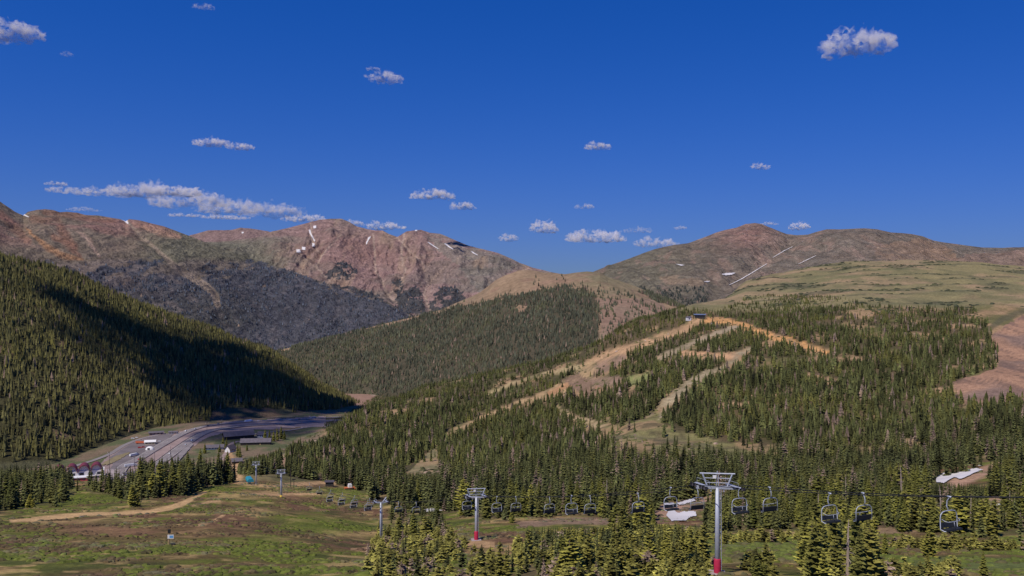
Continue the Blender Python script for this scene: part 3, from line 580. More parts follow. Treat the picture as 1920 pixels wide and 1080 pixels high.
Strip([(90, 892), (140, 875), (175, 864), (208, 851), (232, 836), (262, 824), (300, 815)]).sheet('road', asph, -4, 4, .75, kind='structure')
Strip([(470, 815), (540, 808), (575, 802), (620, 797)]).sheet('road', asph, -3.5, 3.5, .6, kind='structure')
Strip([(408, 868), (425, 850), (432, 835), (450, 828), (500, 832)]).sheet('road', gravel, -4, 4, .5, kind='structure')

# ---- snow
snow = solid('old_snow', (.62, .58, .57), .7, scale=.05, var=.1)
def snowp(layer, poly, label, lift=3, cell=1, rag=2, dmin=0):
    lift = min(lift, 2.2); cell *= .7; rag = .5 if rag <= 1 else rag
    drape(layer, poly, lift, cell, 'snow_patch', snow, dmin, rag, label=label, category='snow patch')
def streak(pts, w):
    w = [q*.72 for q in w]; a = [(x+w[i], y-w[i]*.3) for i, (x, y) in enumerate(pts)]; b = [(x-w[i], y+w[i]*.3) for i, (x, y) in enumerate(pts)]; return a+b[::-1]
snowp(l2, streak([(32, 396), (42, 402), (54, 408)], [1.5, 3, 1.5]), 'thin snow streak on the left range next to the left edge', 5, .8, 1)
snowp(l2, streak([(230, 411), (236, 415), (240, 420)], [3, 4, 1.5]), 'small snow wedge on the crest of the left range, above the long chute', 5, .8, 1)
snowp(l0, [(453, 435), (457, 435), (456, 438), (453, 438)], 'snow speck on the small far peak', 9, .7, 0)
snowp(l1, streak([(580, 431), (582, 438), (586, 445), (590, 453)], [2.2, 2.2, 2, 1.5]), 'long vertical snow gully high on the left side of the reddish centre peak', 12, .7, 1)
snowp(l1, [(587, 424), (593, 423), (593, 428), (588, 429)], 'small round snow spot just above the long snow gully', 12, .7, 1)
snowp(l1, [(585, 456), (590, 457), (590, 463), (585, 463)], 'dot of snow just below the long snow gully', 12, .7, 1)
snowp(l1, [(555, 468), (563, 468), (564, 474), (556, 474)], 'left one of two round snow patches on the left shoulder of the centre peak', 12, .7, 1)
snowp(l1, [(566, 463), (573, 464), (572, 469), (566, 469)], 'right one of two round snow patches on the left shoulder of the centre peak', 12, .7, 1)
snowp(l1, streak([(692, 445), (689, 452), (687, 458)], [3, 2.5, 1.5]), 'broken snow bits high in the middle of the centre massif', 12, .7, 2)
snowp(l1, streak([(802, 454), (812, 461), (822, 467)], [1.5, 1.6, 1]), 'thin slanting snow streak under the right summit of the centre massif', 12, .7, .6)
snowp(l1, streak([(834, 457), (842, 463), (850, 468)], [2, 2, 1]), 'second slanting snow streak, further down the right ridge of the centre massif', 12, .7, .6)
snowp(l1, streak([(884, 472), (890, 476), (896, 479)], [1.6, 1.6, 1]), 'last slanting snow streak, lowest on the right ridge of the centre massif', 12, .7, .6)
snowp(l1, [(778, 430), (782, 430), (782, 434), (778, 434)], 'white marker on the very top of the right summit of the centre massif', 14, .7, 0)  # summit marker, built as a flat patch in the snow material
snowp(l5, streak([(1486, 463), (1470, 471), (1455, 480), (1448, 484)], [3, 3, 2, 1]), 'upper left one of two slanting snow streaks below the right peak', 7, .8, .8)
snowp(l5, streak([(1530, 480), (1515, 487), (1503, 493), (1492, 498)], [2.5, 4, 3, 1]), 'lower right one of two slanting snow streaks below the right peak', 7, .8, .8)
snowp(l5, streak([(1438, 495), (1412, 511), (1390, 524), (1368, 535), (1358, 538)], [2, 3, 4, 3.5, 2]), 'long snow line running down to the green hill top', 7, .8, .8)
snowp(l5, [(1353, 515), (1362, 512.5), (1379, 512), (1374, 515.5), (1360, 517)], 'flat snow bar in the bowl under the right peak', 7, .8, .8)
snowp(l5, [(1318, 529), (1326, 527.5), (1332, 528), (1328, 530)], 'short snow bar left of the long snow line', 7, .7, .6)
snowp(l5, [(1268, 496), (1276, 496.5), (1284, 498), (1277, 499)], 'thin snow sliver on the left shoulder of the right mountain', 7, .7, .6)
snowp(ln, streak([(1258, 626), (1246, 629), (1235, 633)], [3, 4.5, 3]), 'biggest piece of the snow strip along the upper ski run', .8, .8, 1, 900)
snowp(ln, streak([(1225, 634), (1205, 641), (1190, 646)], [2.5, 4, 2.5]), 'second piece of the snow strip along the upper ski run', .8, .8, 1, 900)
snowp(ln, streak([(1178, 650), (1155, 660), (1138, 667)], [1.5, 2.5, 1.5]), 'lower thin piece of the snow strip along the upper ski run', .8, .8, 1, 900)
snowp(ln, streak([(1340, 606), (1328, 609)], [3, 3]), 'short snow dash beside the hut on the hill top', .8, .8, 1, 900)
snowp(ln, [(1252, 957), (1275, 962), (1305, 960), (1306, 968), (1285, 978), (1262, 978), (1250, 968)], 'melting snow bank beside the dirt, left of the nearest lift tower', .35, 1.5, 4, 180)
snowp(ln, [(1240, 943), (1262, 944), (1272, 950), (1250, 950)], 'snow scrap above the melting bank, left of the nearest lift tower', .35, 1.2, 2, 180)
snowp(ln, [(1268, 945), (1300, 935), (1304, 940), (1275, 949)], 'slim snow strip slanting up toward the nearest lift tower', .35, 1.2, 2, 180)
snowp(ln, [(1756, 893), (1790, 888), (1830, 880), (1845, 884), (1800, 900), (1785, 899), (1770, 908), (1758, 906)], 'wide pinkish snow bank on the cat road at the right', .5, 1.2, 9, 250)
snowp(ln, streak([(1858, 871), (1820, 877), (1780, 885)], [2, 3, 2]), 'thin snow line along the top of the cat road at the right', .5, 1.2, 1, 250)
snowp(ln, [(1868, 946), (1905, 945), (1905, 950), (1868, 950)], 'narrow snow remnant near the right edge of the photo', .4, 1.2, 2, 220)
snowp(ln, [(790, 957), (815, 955), (830, 958), (810, 962), (792, 961)], 'small snow remnant right of the third lift tower', .4, 1, 2, 220)

# ================================================================== VALLEY BUILDINGS
print('buildings')
white = solid('white_wall', (.7, .68, .66), .7); maroon = solid('maroon_metal', (.16, .035, .05), .6, scale=.5); dark = solid('dark_wood', (.05, .04, .035), .85)
roofg = solid('grey_roof', (.115, .10, .115), .8, scale=.3, var=.25); roofd = solid('dark_roof', (.07, .06, .075), .8, scale=.3, var=.3); glassm = solid('dark_glass', (.03, .035, .045), .15, spec=.5)
teal = solid('teal_cover', (.03, .24, .32), .5); steel = solid('galvanized_steel', (.42, .44, .50), .55, .3, scale=3, var=.12); redpad = solid('red_padding', (.42, .02, .06), .7, scale=3)
blk = solid('black_rubber', (.018, .018, .02), .6); blueroof = solid('blue_metal_roof', (.17, .22, .36), .4); wood = solid('weathered_wood', (.38, .27, .14), .9); seatm = solid('seat_vinyl', (.02, .022, .028), .6)
def gabled(b, p, rz, ln_, wd, wall_h, roof_h, wallm, roofm, label, cat='building', nwin=6, snow_roof=None):
    t = thing(b, label, cat, p, rz)
    m = MB(); m.box((0, 0, wall_h/2-1.5), (ln_, wd, wall_h+3)); m.prism([(-wd/2, wall_h), (wd/2, wall_h), (0, wall_h+roof_h-.3)], -ln_/2, ln_/2, 'x'); m.obj('wall', wallm, t)
    r = MB(); e = 1.2; sl = roof_h/(wd/2)
    for s in (-1, 1):
        a = s*(wd/2+e); r.add([(-ln_/2-e, a, wall_h-e*sl), (ln_/2+e, a, wall_h-e*sl), (ln_/2+e, 0, wall_h+roof_h), (-ln_/2-e, 0, wall_h+roof_h),
                               (-ln_/2-e, a, wall_h-e*sl+.4), (ln_/2+e, a, wall_h-e*sl+.4), (ln_/2+e, 0, wall_h+roof_h+.4), (-ln_/2-e, 0, wall_h+roof_h+.4)],
                              [(3,2,1,0), (4,5,6,7), (0,1,5,4), (1,2,6,5), (2,3,7,6), (3,0,4,7)])
    r.obj('roof', roofm, t)
    for k in range(nwin):
        for s in (-1, 1):
            w_ = MB(); w_.box(((k+.5)/nwin*ln_-ln_/2, s*(wd/2+.03), wall_h*.55), (ln_/nwin*.5, .12, wall_h*.35)); w_.obj('window', glassm, t)
    d_ = MB(); d_.box((ln_*.1+ln_/nwin*.5, -wd/2-.05, 1.1), (1.6, .16, 2.2)); d_.obj('door', wood, t)
    return t
def on(px, py, dmin=800): return ln.hit(px, py, dmin)
gabled('lodge', on(447, 822), radians(28), 46, 17, 6, 6, dark, roofg, 'long dark lodge with a grey gable roof in the shaded valley', nwin=9)
gabled('lodge', on(480, 833), radians(8), 44, 14, 4.5, 4.5, dark, roofg, 'lower long dark building in front of the shaded lodge, beside the green lawn', nwin=8)
gabled('lodge', on(494, 820), radians(-20), 18, 11, 5, 4, white, roofg, 'small pale walled building right of the shaded lodge', nwin=4)
gabled('cabin', on(432, 847), radians(70), 14, 9, 5, 5, white, roofd, 'steep roofed cabin behind the near firs, below the highway bend', nwin=3)
gabled('cabin', on(444, 868), radians(20), 13, 8, 3.5, 3, dark, roofg, 'small grey roofed cabin at the top of the dirt path', nwin=3)
gabled('cabin', on(402, 842), radians(15), 26, 8, 3.5, 3, white, roofg, 'low pale building just over the top of the near fir stand', nwin=6)
gabled('shed', on(293, 815), radians(22), 22, 9, 4, 1.5, solid('pink_wall', (.45, .28, .25), .8), roofg, 'long pinkish shed at the far end of the parking lot', 'shed', nwin=4)
gabled('shed', on(325, 813), radians(5), 13, 6, 3, 1.2, white, roofg, 'small pale shed beside the highway, right of the pinkish one', 'shed', nwin=3)
gabled('shed', on(282, 833), radians(15), 15, 9, 4.5, 2, solid('yellow_wall', (.6, .5, .3), .8), white, 'cream shed with a white roof in the middle of the parking lot', 'shed', nwin=3)
# white dome
t = thing('storage_dome', 'white rounded storage dome in the parking lot next to red machines', 'dome', on(281, 844)); m = MB(); R_ = 6.5
vs = []; fs = []
for i in range(9):
    for k in range(20): a = i/8*pi/2; vs.append((R_*cos(a)*cos(2*pi*k/20), R_*cos(a)*sin(2*pi*k/20)*.8, R_*.8*sin(a)+.6))
for i in range(8):
    for k in range(20): fs.append((i*20+k, i*20+(k+1) % 20, (i+1)*20+(k+1) % 20, (i+1)*20+k))
m.add(vs, fs); m.obj('shell', white, t, True); m = MB(); m.box((0, -R_*.74, 2.2), (3.4, .6, 3.6)); m.obj('door', glassm, t)
# arched maroon roofed portal building
P0 = on(146, 896); rzp = radians(24)
t = thing('portal_building', 'white hall under four dark maroon arched roofs behind the left firs', 'building', P0, rzp); t.scale = (1.18, 1.18, 1.3)
m = MB(); m.box((0, 4, 2.5), (52, 16, 9)); m.obj('wall', white, t)
m = MB(); m.box((0, -6, 2.2), (54, 4, .6)); m.box((-31, 3, 4.2), (14, 18, .5)); m.obj('canopy', solid('pale_roof', (.55, .5, .5), .7), t)
for k in range(4):
    x0 = -18+k*12.; m = MB(); n = 14; rr_ = 5.6; vs = []; fs = []
    for i in range(n+1):
        a = pi*i/n
        for y, rr in ((-6, rr_), (12, rr_), (12, rr_-.5), (-6, rr_-.5)): vs.append((x0+rr*cos(a), y, 6+rr*1.25*sin(a)))
    for i in range(n):
        for q in range(4): fs.append((i*4+q, i*4+(q+1) % 4, (i+1)*4+(q+1) % 4, (i+1)*4+q))
    fs += [(0, 1, 2, 3), (n*4+3, n*4+2, n*4+1, n*4)]
    m.add(vs, fs); v_ = m.obj('vault', maroon, t, False)
    m = MB(); poly = [(x0+5.1*cos(pi*i/12), 6+5.1*1.25*sin(pi*i/12)) for i in range(13)]; m.prism(poly, -3.2, -2.9); m.obj('end_wall', white, v_)
for k in range(6):
    m = MB(); m.box((-22+k*8.6, -4.1, 3), (4.4, .3, 4.6)); m.obj('door', glassm, t)
t = thing('annex', 'low white flat roofed annex with a red wall in front of the maroon arched hall', 'building', on(143, 902), radians(20))
m = MB(); m.box((0, 0, 2), (26, 10, 5)); m.obj('wall', solid('red_wall', (.4, .06, .07), .8), t); m = MB(); m.box((0, 0, 4.9), (28, 12, .8)); m.obj('roof', white, t)
for k in range(4): m = MB(); m.box((-9+6*k, -5.1, 2.4), (2.6, .2, 1.6)); m.obj('window', glassm, t)
t = thing('annex', 'small teal and white flat roofed block right of the maroon arched hall', 'building', on(243, 893), radians(30))
m = MB(); m.box((0, 0, 2), (16, 7, 5)); m.obj('wall', white, t); m = MB(); m.box((0, 0, 4.8), (17, 8, .6)); m.obj('roof', roofg, t)
for k in range(3): m = MB(); m.box((-5+5*k, -3.6, 2.4), (2.6, .2, 1.6)); m.obj('window', glassm, t)
# light masts
for px, py, h, lb in ((205, 884, 26, 'tall light mast on the grass island left of the parking lot'), (252, 880, 16, 'light mast between the lot and the highway'), (320, 858, 18, 'light mast beside the right carriageway, behind the firs'),
                  (388, 806, 12, 'light mast where the highway bends into shade'), (416, 800, 12, 'light mast on the shaded stretch of highway'), (290, 866, 12, 'short light mast left of the right carriageway')):
    t = thing('light_mast', lb, 'light mast', on(px, py), random.uniform(0, 3), 'light masts along the highway')
    m = MB(); m.tube([(0, 0, -1), (0, 0, h)], [.32, .16], 8); m.obj('pole', roofd, t); m = MB(); m.tube([(-1.8, 0, h-.2), (0, 0, h+.4), (1.8, 0, h-.2)], .12, 6); m.obj('arm', roofd, t)
    for s in (-1, 1): m = MB(); m.box((s*2.1, 0, h-.35), (1.1, .5, .25)); m.obj('lamp', white, t)
# vehicles
def car_proto(col, label, van=False):
    t = thing('van' if van else 'car', label, 'van' if van else 'car'); cm = solid('car_paint', col, .35, spec=.5)
    L2, W2 = (2.6, 1.0) if van else (2.25, .92)
    prof = [(-L2, .35), (L2, .35), (L2, .8), (L2-.2, 1.0), (L2-1.0, 1.1), (L2-1.6, 2.1 if van else 1.5), (-L2+.2, 2.15 if van else 1.5), (-L2, 1.0)]
    m = MB(); vs = []
    for y, k in ((-W2, 1), (W2, 1)):
        for a, b in prof: vs.append((a, y*(1 if b < 1.2 else .82), b))
    n = len(prof); m.add(vs, [tuple(range(n)), tuple(range(2*n-1, n-1, -1))]+[(i, i+n, (i+1) % n+n, (i+1) % n) for i in range(n)]); m.obj('body', cm, t)
    m = MB(); top = 1.95 if van else 1.4
    for s in (-1, 1): m.add([(-L2+.4, s*W2*.97, 1.1), (L2-1.3, s*W2*.97, 1.1), (L2-1.75, s*W2*.88, top), (-L2+.5, s*W2*.88, top)], [(0, 1, 2, 3)])
    m.add([(L2-1.02, -W2*.8, 1.13), (L2-1.02, W2*.8, 1.13), (L2-1.55, W2*.75, top), (L2-1.55, -W2*.75, top)], [(0, 1, 2, 3)]); m.obj('window', glassm, t)
    for x in (-L2+.85, L2-.85):
        for y in (-W2, W2):
            m = MB(); m.tube([(x, y-.12, .34), (x, y+.12, .34)], .34, 12); m.obj('wheel', blk, t)
    return t
def truck_proto(col, label, cab=(.5, .5, .5)):
    t = thing('truck', label, 'truck'); m = MB(); m.box((-2, 0, 2.6), (13, 2.6, 2.9)); m.obj('trailer', solid('trailer_skin', col, .5), t)
    m = MB(); m.prism([(5, .6), (8.2, .6), (8.2, 1.8), (7.6, 2), (7.2, 3.1), (5, 3.3)], -1.2, 1.2); m.obj('cab', solid('cab_paint', cab, .4), t)
    m = MB(); m.add([(7.66, -1, 2.05), (7.66, 1, 2.05), (7.28, 1, 2.95), (7.28, -1, 2.95)], [(0, 1, 2, 3)]); m.obj('windscreen', glassm, t)
    for x in (-7, -5.8, 4.2, 7):
        for y in (-1.1, 1.1): m = MB(); m.tube([(x, y-.15, .5), (x, y+.15, .5)], .5, 10); m.obj('wheel', blk, t)
    return t
def nearest_u(s_, px, py):
    P_ = np.array([s_.at(u)[0] for u in s_.u]); e = (CX+F*P_[:, 0]/P_[:, 1]-px)**2+(CY-F*P_[:, 2]/P_[:, 1]-py)**2; return s_.u[int(np.argmin(e))]
WH, SI, RD, BK, BL = (.75, .75, .75), (.4, .42, .45), (.45, .04, .03), (.02, .02, .025), (.06, .12, .25)
for s_, px, py, off, kind, col, lb in (
    (hw, 464, 792, 3, 't', (.7, .75, .85), 'white lorry with a long pale trailer on the shaded highway'),
    (hw, 482, 791, 3, 'c', WH, 'white car just ahead of the white lorry on the shaded highway'),
    (he, 356, 828, 3, 'v', WH, 'white van on the right carriageway at the start of the bend'),
    (hw, 352, 811, -3, 'v', WH, 'white van on the left carriageway where the shade begins'),
    (hw, 362, 807, 3, 'c', SI, 'silver car close in front of the van where the shade begins'),
    (he, 322, 852, -3, 'c', WH, 'white car on the sunlit right carriageway, lowest of those in the open'),
    (he, 344, 836, 3, 'c', SI, 'silver car halfway up the sunlit right carriageway'),
    (hw, 387, 800, 3, 'c', BK, 'black car entering the shaded part of the highway bend'),
    (hw, 414, 796, -3, 'c', BL, 'dark blue car on the shaded bend, left of the white lorry'),
    (hw, 546, 788, 3, 'c', SI, 'silver car far down the shaded highway, between the tree tops'),
    (hw, 560, 787, -3, 'c', BK, 'black car far down the shaded highway'),
    (hw, 585, 786, 3, 't', (.25, .3, .4), 'dark blue lorry farthest down the highway, before the wooded hill'),
    (hw, 258, 864, 3, 'c', RD, 'dark red car on the left carriageway just above the near firs'),
    (he, 300, 870, 3, 'c', WH, 'white car just coming out from behind the near firs')):
    t = {'c': lambda: car_proto(col, lb), 'v': lambda: car_proto(col, lb, True), 't': lambda: truck_proto(col, lb)}[kind](); p, a = s_.at(nearest_u(s_, px, py), off, .95); t.location = p; t.rotation_euler = (0, 0, a); t['group'] = 'vehicles on the highway'
for px, py, rz, kind, col, lb in ((252, 856, 1.2, 't', WH, 'white truck parked across the lower end of the lot'), (256, 851, .5, 'c', BK, 'black car parked beside the white truck in the lot'),
    (262, 841, .2, 'v', RD, 'red van parked left of the white dome'), (269, 840, .4, 'v', (.4, .05, .03), 'dark red van parked between the red van and the white dome'), (249, 824, .3, 'v', WH, 'white van by the upper left kerb of the lot'),
    (256, 822, .3, 'c', WH, 'white car by the upper left kerb of the lot, next to the van'), (299, 829, .5, 'c', WH, 'white car alone on the right side of the lot'), (265, 833, 0, 't', (.5, .12, .05), 'orange red truck left of the cream shed'),
    (246, 876, .7, 't', (.6, .62, .65), 'pale truck by the highway at the bottom of the lot')):
    t = {'c': lambda: car_proto(col, lb), 'v': lambda: car_proto(col, lb, True), 't': lambda: truck_proto(col, lb)}[kind](); t.location = on(px, py)+np.array((0, 0, .75)); t.rotation_euler = (0, 0, rz); t['group'] = 'vehicles in the parking lot'

# ================================================================== HILL TOP HUT, BASE STATION, SIGN
p = ln.hit(1312, 597, 1000); t = thing('lift_hut', 'dark glazed lift hut with a flat blue roof on top of the ski hill', 'hut', p, radians(-12))
m = MB(); m.box((0, 0, 2), (14, 7, 6)); m.obj('wall', dark, t); m = MB(); m.box((0, 0, 5.6), (17, 9.5, 1.3)); m.obj('roof', blueroof, t)
for k in range(4): m = MB(); m.box((-5+3.4*k, -3.6, 2.8), (2.5, .2, 1.8)); m.obj('window', glassm, t)
p = ln.hit(1291, 601, 1000); t = thing('cabin', 'tiny white cabin left of the blue roofed hut on the hill top', 'cabin', p, .3)
m = MB(); m.box((0, 0, 2), (6, 5, 5)); m.obj('wall', white, t); m = MB(); m.prism([(-3, 4.4), (3, 4.4), (0, 6)], -3.4, 3.4, 'x'); m.obj('roof', roofg, t); m = MB(); m.box((0, -2.55, 2.5), (1.6, .12, 1.4)); m.obj('window', glassm, t)

print('lift')
A_, B_ = 71.6, .45
dirv = np.array((-B_, 1.)); dirv /= np.linalg.norm(dirv); nrm = np.array((dirv[1], -dirv[0])); RZ = math.atan2(dirv[1], dirv[0])-pi/2
def Yof(px, off=0):   # depth where the line shifted by off crosses this bearing
    r = (px-CX)/F; return (A_+off*(nrm[0]+B_*nrm[1]))/(B_+r)
def xy(Y, off=0): return (A_-B_*Y+off*(nrm[0]+B_*nrm[1]), Y)
TOW = [(1345, 1078, 914, 888), (893, 1017, 932, 915), (714, 1012, 942, 935), (527, 936, 888, 880), (480, 909, 872, 866)]
CAB = [(40, -10.2), (62, -14.6)]
HALF = 1.85
for i, (px, pyb, pya, pyt) in enumerate(TOW):
    Y = Yof(px); x, _ = xy(Y); zg = ln.zat(x, Y); za = -(pya-CY)/F*Y; H = za-zg; CAB.append((Y, za+.35))
    lb = ['nearest grey lift tower, with red padding round its foot', 'second lift tower, slim with red padding at its foot, on the tan dirt patch', 'third lift tower, a grey T without padding, beside the bushy firs', 'fourth lift tower, on the reddish mound, yellow at its foot', 'farthest lift tower, beside the teal cover of the base station'][i]
    rt = -math.atan2(x, Y)+radians(6); DL = RZ-rt; HALF = 1.85/cos(DL)
    t = thing('lift_tower', lb, 'lift tower', (x, Y, zg), rt, 'towers of the chairlift line')
    m = MB(); m.tube([(0, 0, -1), (0, 0, H*.5), (0, 0, H)], [.33, .28, .23], 14); m.obj('pole', steel, t, True)
    m = MB(); m.box((0, 0, H), (HALF*2+.5, .32, .34)); m.box((-.75, 0, H-.25), (.12, .2, .5)); m.box((.75, 0, H-.25), (.12, .2, .5)); m.obj('crossarm', steel, t)
    if i != 2:
        f = MB(); hh = 1.65
        f.tube([(-HALF*.95, 0, H+hh), (HALF*.95, 0, H+hh)], .09, 6)
        for s in (-1, 1): f.tube([(s*1.15, 0, H+.1), (s*1.75, 0, H+hh)], .10, 6)
        for zz in (.55, 1.1): f.tube([(-1.15-.6*zz/hh, 0, H+zz), (1.15+.6*zz/hh, 0, H+zz)], .045, 6)
        f.tube([(-.12, 0, H), (-.12, 0, H+hh)], .05, 6); f.tube([(.12, 0, H), (.12, 0, H+hh)], .05, 6); f.tube([(0, 0, H+hh), (0, 0, H+hh+.3)], .06, 6)
        f.obj('lifting_frame', steel, t)
        f = MB(); f.box((-.35, -.25, H+hh-.35), (.42, .12, .36)); f.obj('number_plate', white, t)
    else:
        f = MB(); f.tube([(.4, 0, H), (1.5, 0, H+1.3)], .13, 6); f.tube([(-1.1, 0, H), (-1.1, 0, H+.5)], .08, 6); f.tube([(HALF*.8, 0, H+.1), (HALF*.8, 0, H+.7)], .1, 6); f.obj('lifting_frame', steel, t)
    for s in (-1, 1):
        sh = MB(); sh.box((0, 0, 0), (.14, 3.2, .22)); tr = sh.obj('sheave_frame', roofg, t, loc=(s*HALF, 0, H+.05)); tr.rotation_euler = (0, 0, DL)
        for k in range(6):
            w_ = MB(); yy = -1.45+k*.58; w_.tube([(-.07, yy, .07), (.07, yy, .07)], .22, 12); w_.obj('sheave', blk, tr)
        c_ = MB(); c_.box((-s*.4, 0, .23), (.45, 2.4, .05)); c_.tube([(-s*.62, -1.2, .25), (-s*.62, -1.2, .8), (-s*.62, 1.2, .8), (-s*.62, 1.2, .25)], .02, 5); c_ = c_.obj('catwalk', steel, t, loc=(s*HALF, 0, H+.05)); c_.rotation_euler = (0, 0, DL)
    ld = MB(); r0 = .42
    for s in (-1, 1): ld.tube([(r0+.05, s*.2, .5), (r0, s*.2, H)], .028, 5)
    for k in range(int(H/.32)): ld.tube([(r0+.03, -.2, .6+k*.32), (r0+.03, .2, .6+k*.32)], .02, 4)
    for k in range(int(H/2)): ld.tube([(.2, 0, 1+k*2), (r0+.03, 0, 1+k*2)], .03, 4)
    ld.obj('ladder', steel, t)
    if i < 2: m = MB(); m.tube([(0, 0, -.2), (0, 0, .1), (0, 0, 1.75), (0, 0, 1.85)], [.38, .42, .41, .35], 14); m.obj('padding', redpad, t, True)
    if i == 3: m = MB(); m.tube([(0, 0, -.2), (0, 0, 1.5)], .5, 12); m.obj('padding', solid('yellow_padding', (.6, .42, .05), .7), t, True)
    m = MB(); m.box((0, 0, -.15), (1.9, 1.9, .7)); m.obj('footing', conc, t)
HALF = 1.85
CAB.append((520, ln.zat(*xy(520))+9)); CAB.sort()
def cabz(Y):
    ys = [a for a, b in CAB]; zs = [b for a, b in CAB]; i = int(np.clip(np.searchsorted(ys, Y)-1, 0, len(ys)-2)); t = (Y-ys[i])/(ys[i+1]-ys[i])
    return lerp(zs[i], zs[i+1], t)-4*t*(1-t)*(ys[i+1]-ys[i])*.012
for s, lb in ((-1, 'dark haul rope on the left side of the lift towers, carrying the nearest chair'), (1, 'dark haul rope on the right side of the lift towers')):
    m = MB(); pts = []
    for Y in np.linspace(40, 520, 160): x, _ = xy(Y, s*HALF); pts.append((x, Y, cabz(Y)))
    m.tube(pts, .042, 6); m.obj('haul_rope', blk, label=lb, category='cable')
def chair(label):
    t = thing('lift_chair', label, 'chair', group='chairs hanging on the chairlift')
    m = MB(); m.tube([(0, 0, .05), (0, .05, -.12), (0, .22, -.35), (0, .28, -.8), (0, .12, -1.12)], .05, 8); m.box((0, 0, .02), (.12, .4, .14)); m.obj('hanger', steel, t, True)
    w_, z1, z0 = .98, -1.15, -2.72; pts = []
    f = MB()
    top = [(-w_, .1, z1-.55), (-w_*.93, .1, z1-.25), (-w_*.72, .1, z1-.06), (-w_*.4, .1, z1), (w_*.4, .1, z1), (w_*.72, .1, z1-.06), (w_*.93, .1, z1-.25), (w_, .1, z1-.55)]
    f.tube([(-w_*.8, -.5, z0+.05), (-w_*.93, -.25, z0), (-w_, .1, z0+.12)]+top+[(w_, .1, z0+.12), (w_*.93, -.25, z0), (w_*.8, -.5, z0+.05)], .045, 8); f.obj('bail_frame', steel, t, True)
    m = MB(); m.box((0, -.22, z0+.12), (1.8, .52, .10)); m.box((0, -.48, z0+.07), (1.8, .08, .10)); m.obj('seat', seatm, t)
    m = MB(); m.box((0, .1, z0+.42), (1.78, .08, .42), 0, radians(-10)); m.obj('backrest', seatm, t)
    m = MB(); m.tube([(-w_*.9, .05, z1-.62), (-w_*.86, -.3, z1-.75), (-w_*.62, -.42, z1-.8), (w_*.62, -.42, z1-.8), (w_*.86, -.3, z1-.75), (w_*.9, .05, z1-.62)], .028, 6)
    m.tube([(0, -.42, z1-.8), (0, -.5, z1-1.25)], .025, 5); m.obj('safety_bar', steel, t, True)
    return t
base_chair = chair('x'); first = True; n_ = 0
CH_ = []
for px in (1780, 1556, 1387, 1258, 1072, 932, 876): CH_.append((px, -1))
for px in (1618, 1443, 1307, 1196, 1106, 1030, 967): CH_.append((px, 1))
for px in (780, 747, 693, 665, 642, 620, 599, 580): CH_.append((px, 1))
for px in (690, 663, 640, 618): CH_.append((px, -1))
LBL = {1780: 'nearest empty lift chair, far right, its bar lifted above the firs', 1618: 'empty lift chair right of the cluster of bare trunked trees, second from the right', 1556: 'empty lift chair over the bare trunked trees, third from the right',
       1443: 'empty lift chair between the nearest tower and the bare trunked trees, the right one', 1387: 'empty lift chair just right of the nearest lift tower', 1307: 'empty lift chair just left of the nearest lift tower',
       1258: 'empty lift chair in front of the melting snow bank', 1196: 'empty lift chair left of the snow bank, over a dark fir', 1106: 'empty lift chair, second left of the snow bank', 1072: 'faint empty lift chair against dark firs, between two clearer chairs',
       1030: 'empty lift chair over the reddish strip, third right of the second tower', 967: 'empty lift chair, second right of the second tower', 932: 'empty lift chair just right of the second tower', 876: 'empty lift chair just left of the second tower',
       780: 'empty lift chair over the firs, second right of the third tower', 747: 'empty lift chair just right of the third tower'}
k1 = k2 = 0; KEEP = []
for px, s in CH_:
    t = base_chair if first else copy_tree(base_chair); first = False
    Y = Yof(px, s*HALF); x, _ = xy(Y, s*HALF); z = cabz(Y); t.location = (x, Y, z); sw = random.uniform(-.02, .02)
    t.rotation_euler = (sw, 0, RZ+(pi if s > 0 else 0)+random.uniform(-.05, .05))
    if px in LBL: t['label'] = LBL[px]
    elif s > 0: k1 += 1; t['label'] = 'tiny %s chair of the upper row over the green meadow, left of the third tower' % ['first', 'second', 'third', 'fourth', 'fifth', 'sixth'][k1-1]
    else: k2 += 1; t['label'] = 'tiny %s chair of the lower row over the green meadow, left of the third tower' % ['first', 'second', 'third', 'fourth'][k2-1]
    rr = F*1.25/Y; KEEP.append((px-rr, px+rr, CY-F*(z-2.9)/Y, Y))
KEEP.append((700, 728, 1000, Yof(714)))
for px, pyb, pya, pyt in TOW[:2]+TOW[3:]: KEEP.append((px-13, px+13, pyb, Yof(px)))
KEEP.append((1312, 1378, 925, Yof(1345))); KEEP.append((300, 335, 1030, 200)); KEEP.append((860, 930, 1000, 170)); KEEP.append((1232, 1312, 978, ln.hit(1275, 960)[1])); KEEP.append((1752, 1850, 904, ln.hit(1790, 893)[1])); KEEP.append((762, 820, 882, ln.hit(790, 872)[1])); KEEP.append((970, 1145, 985, ln.hit(1050, 975)[1]))
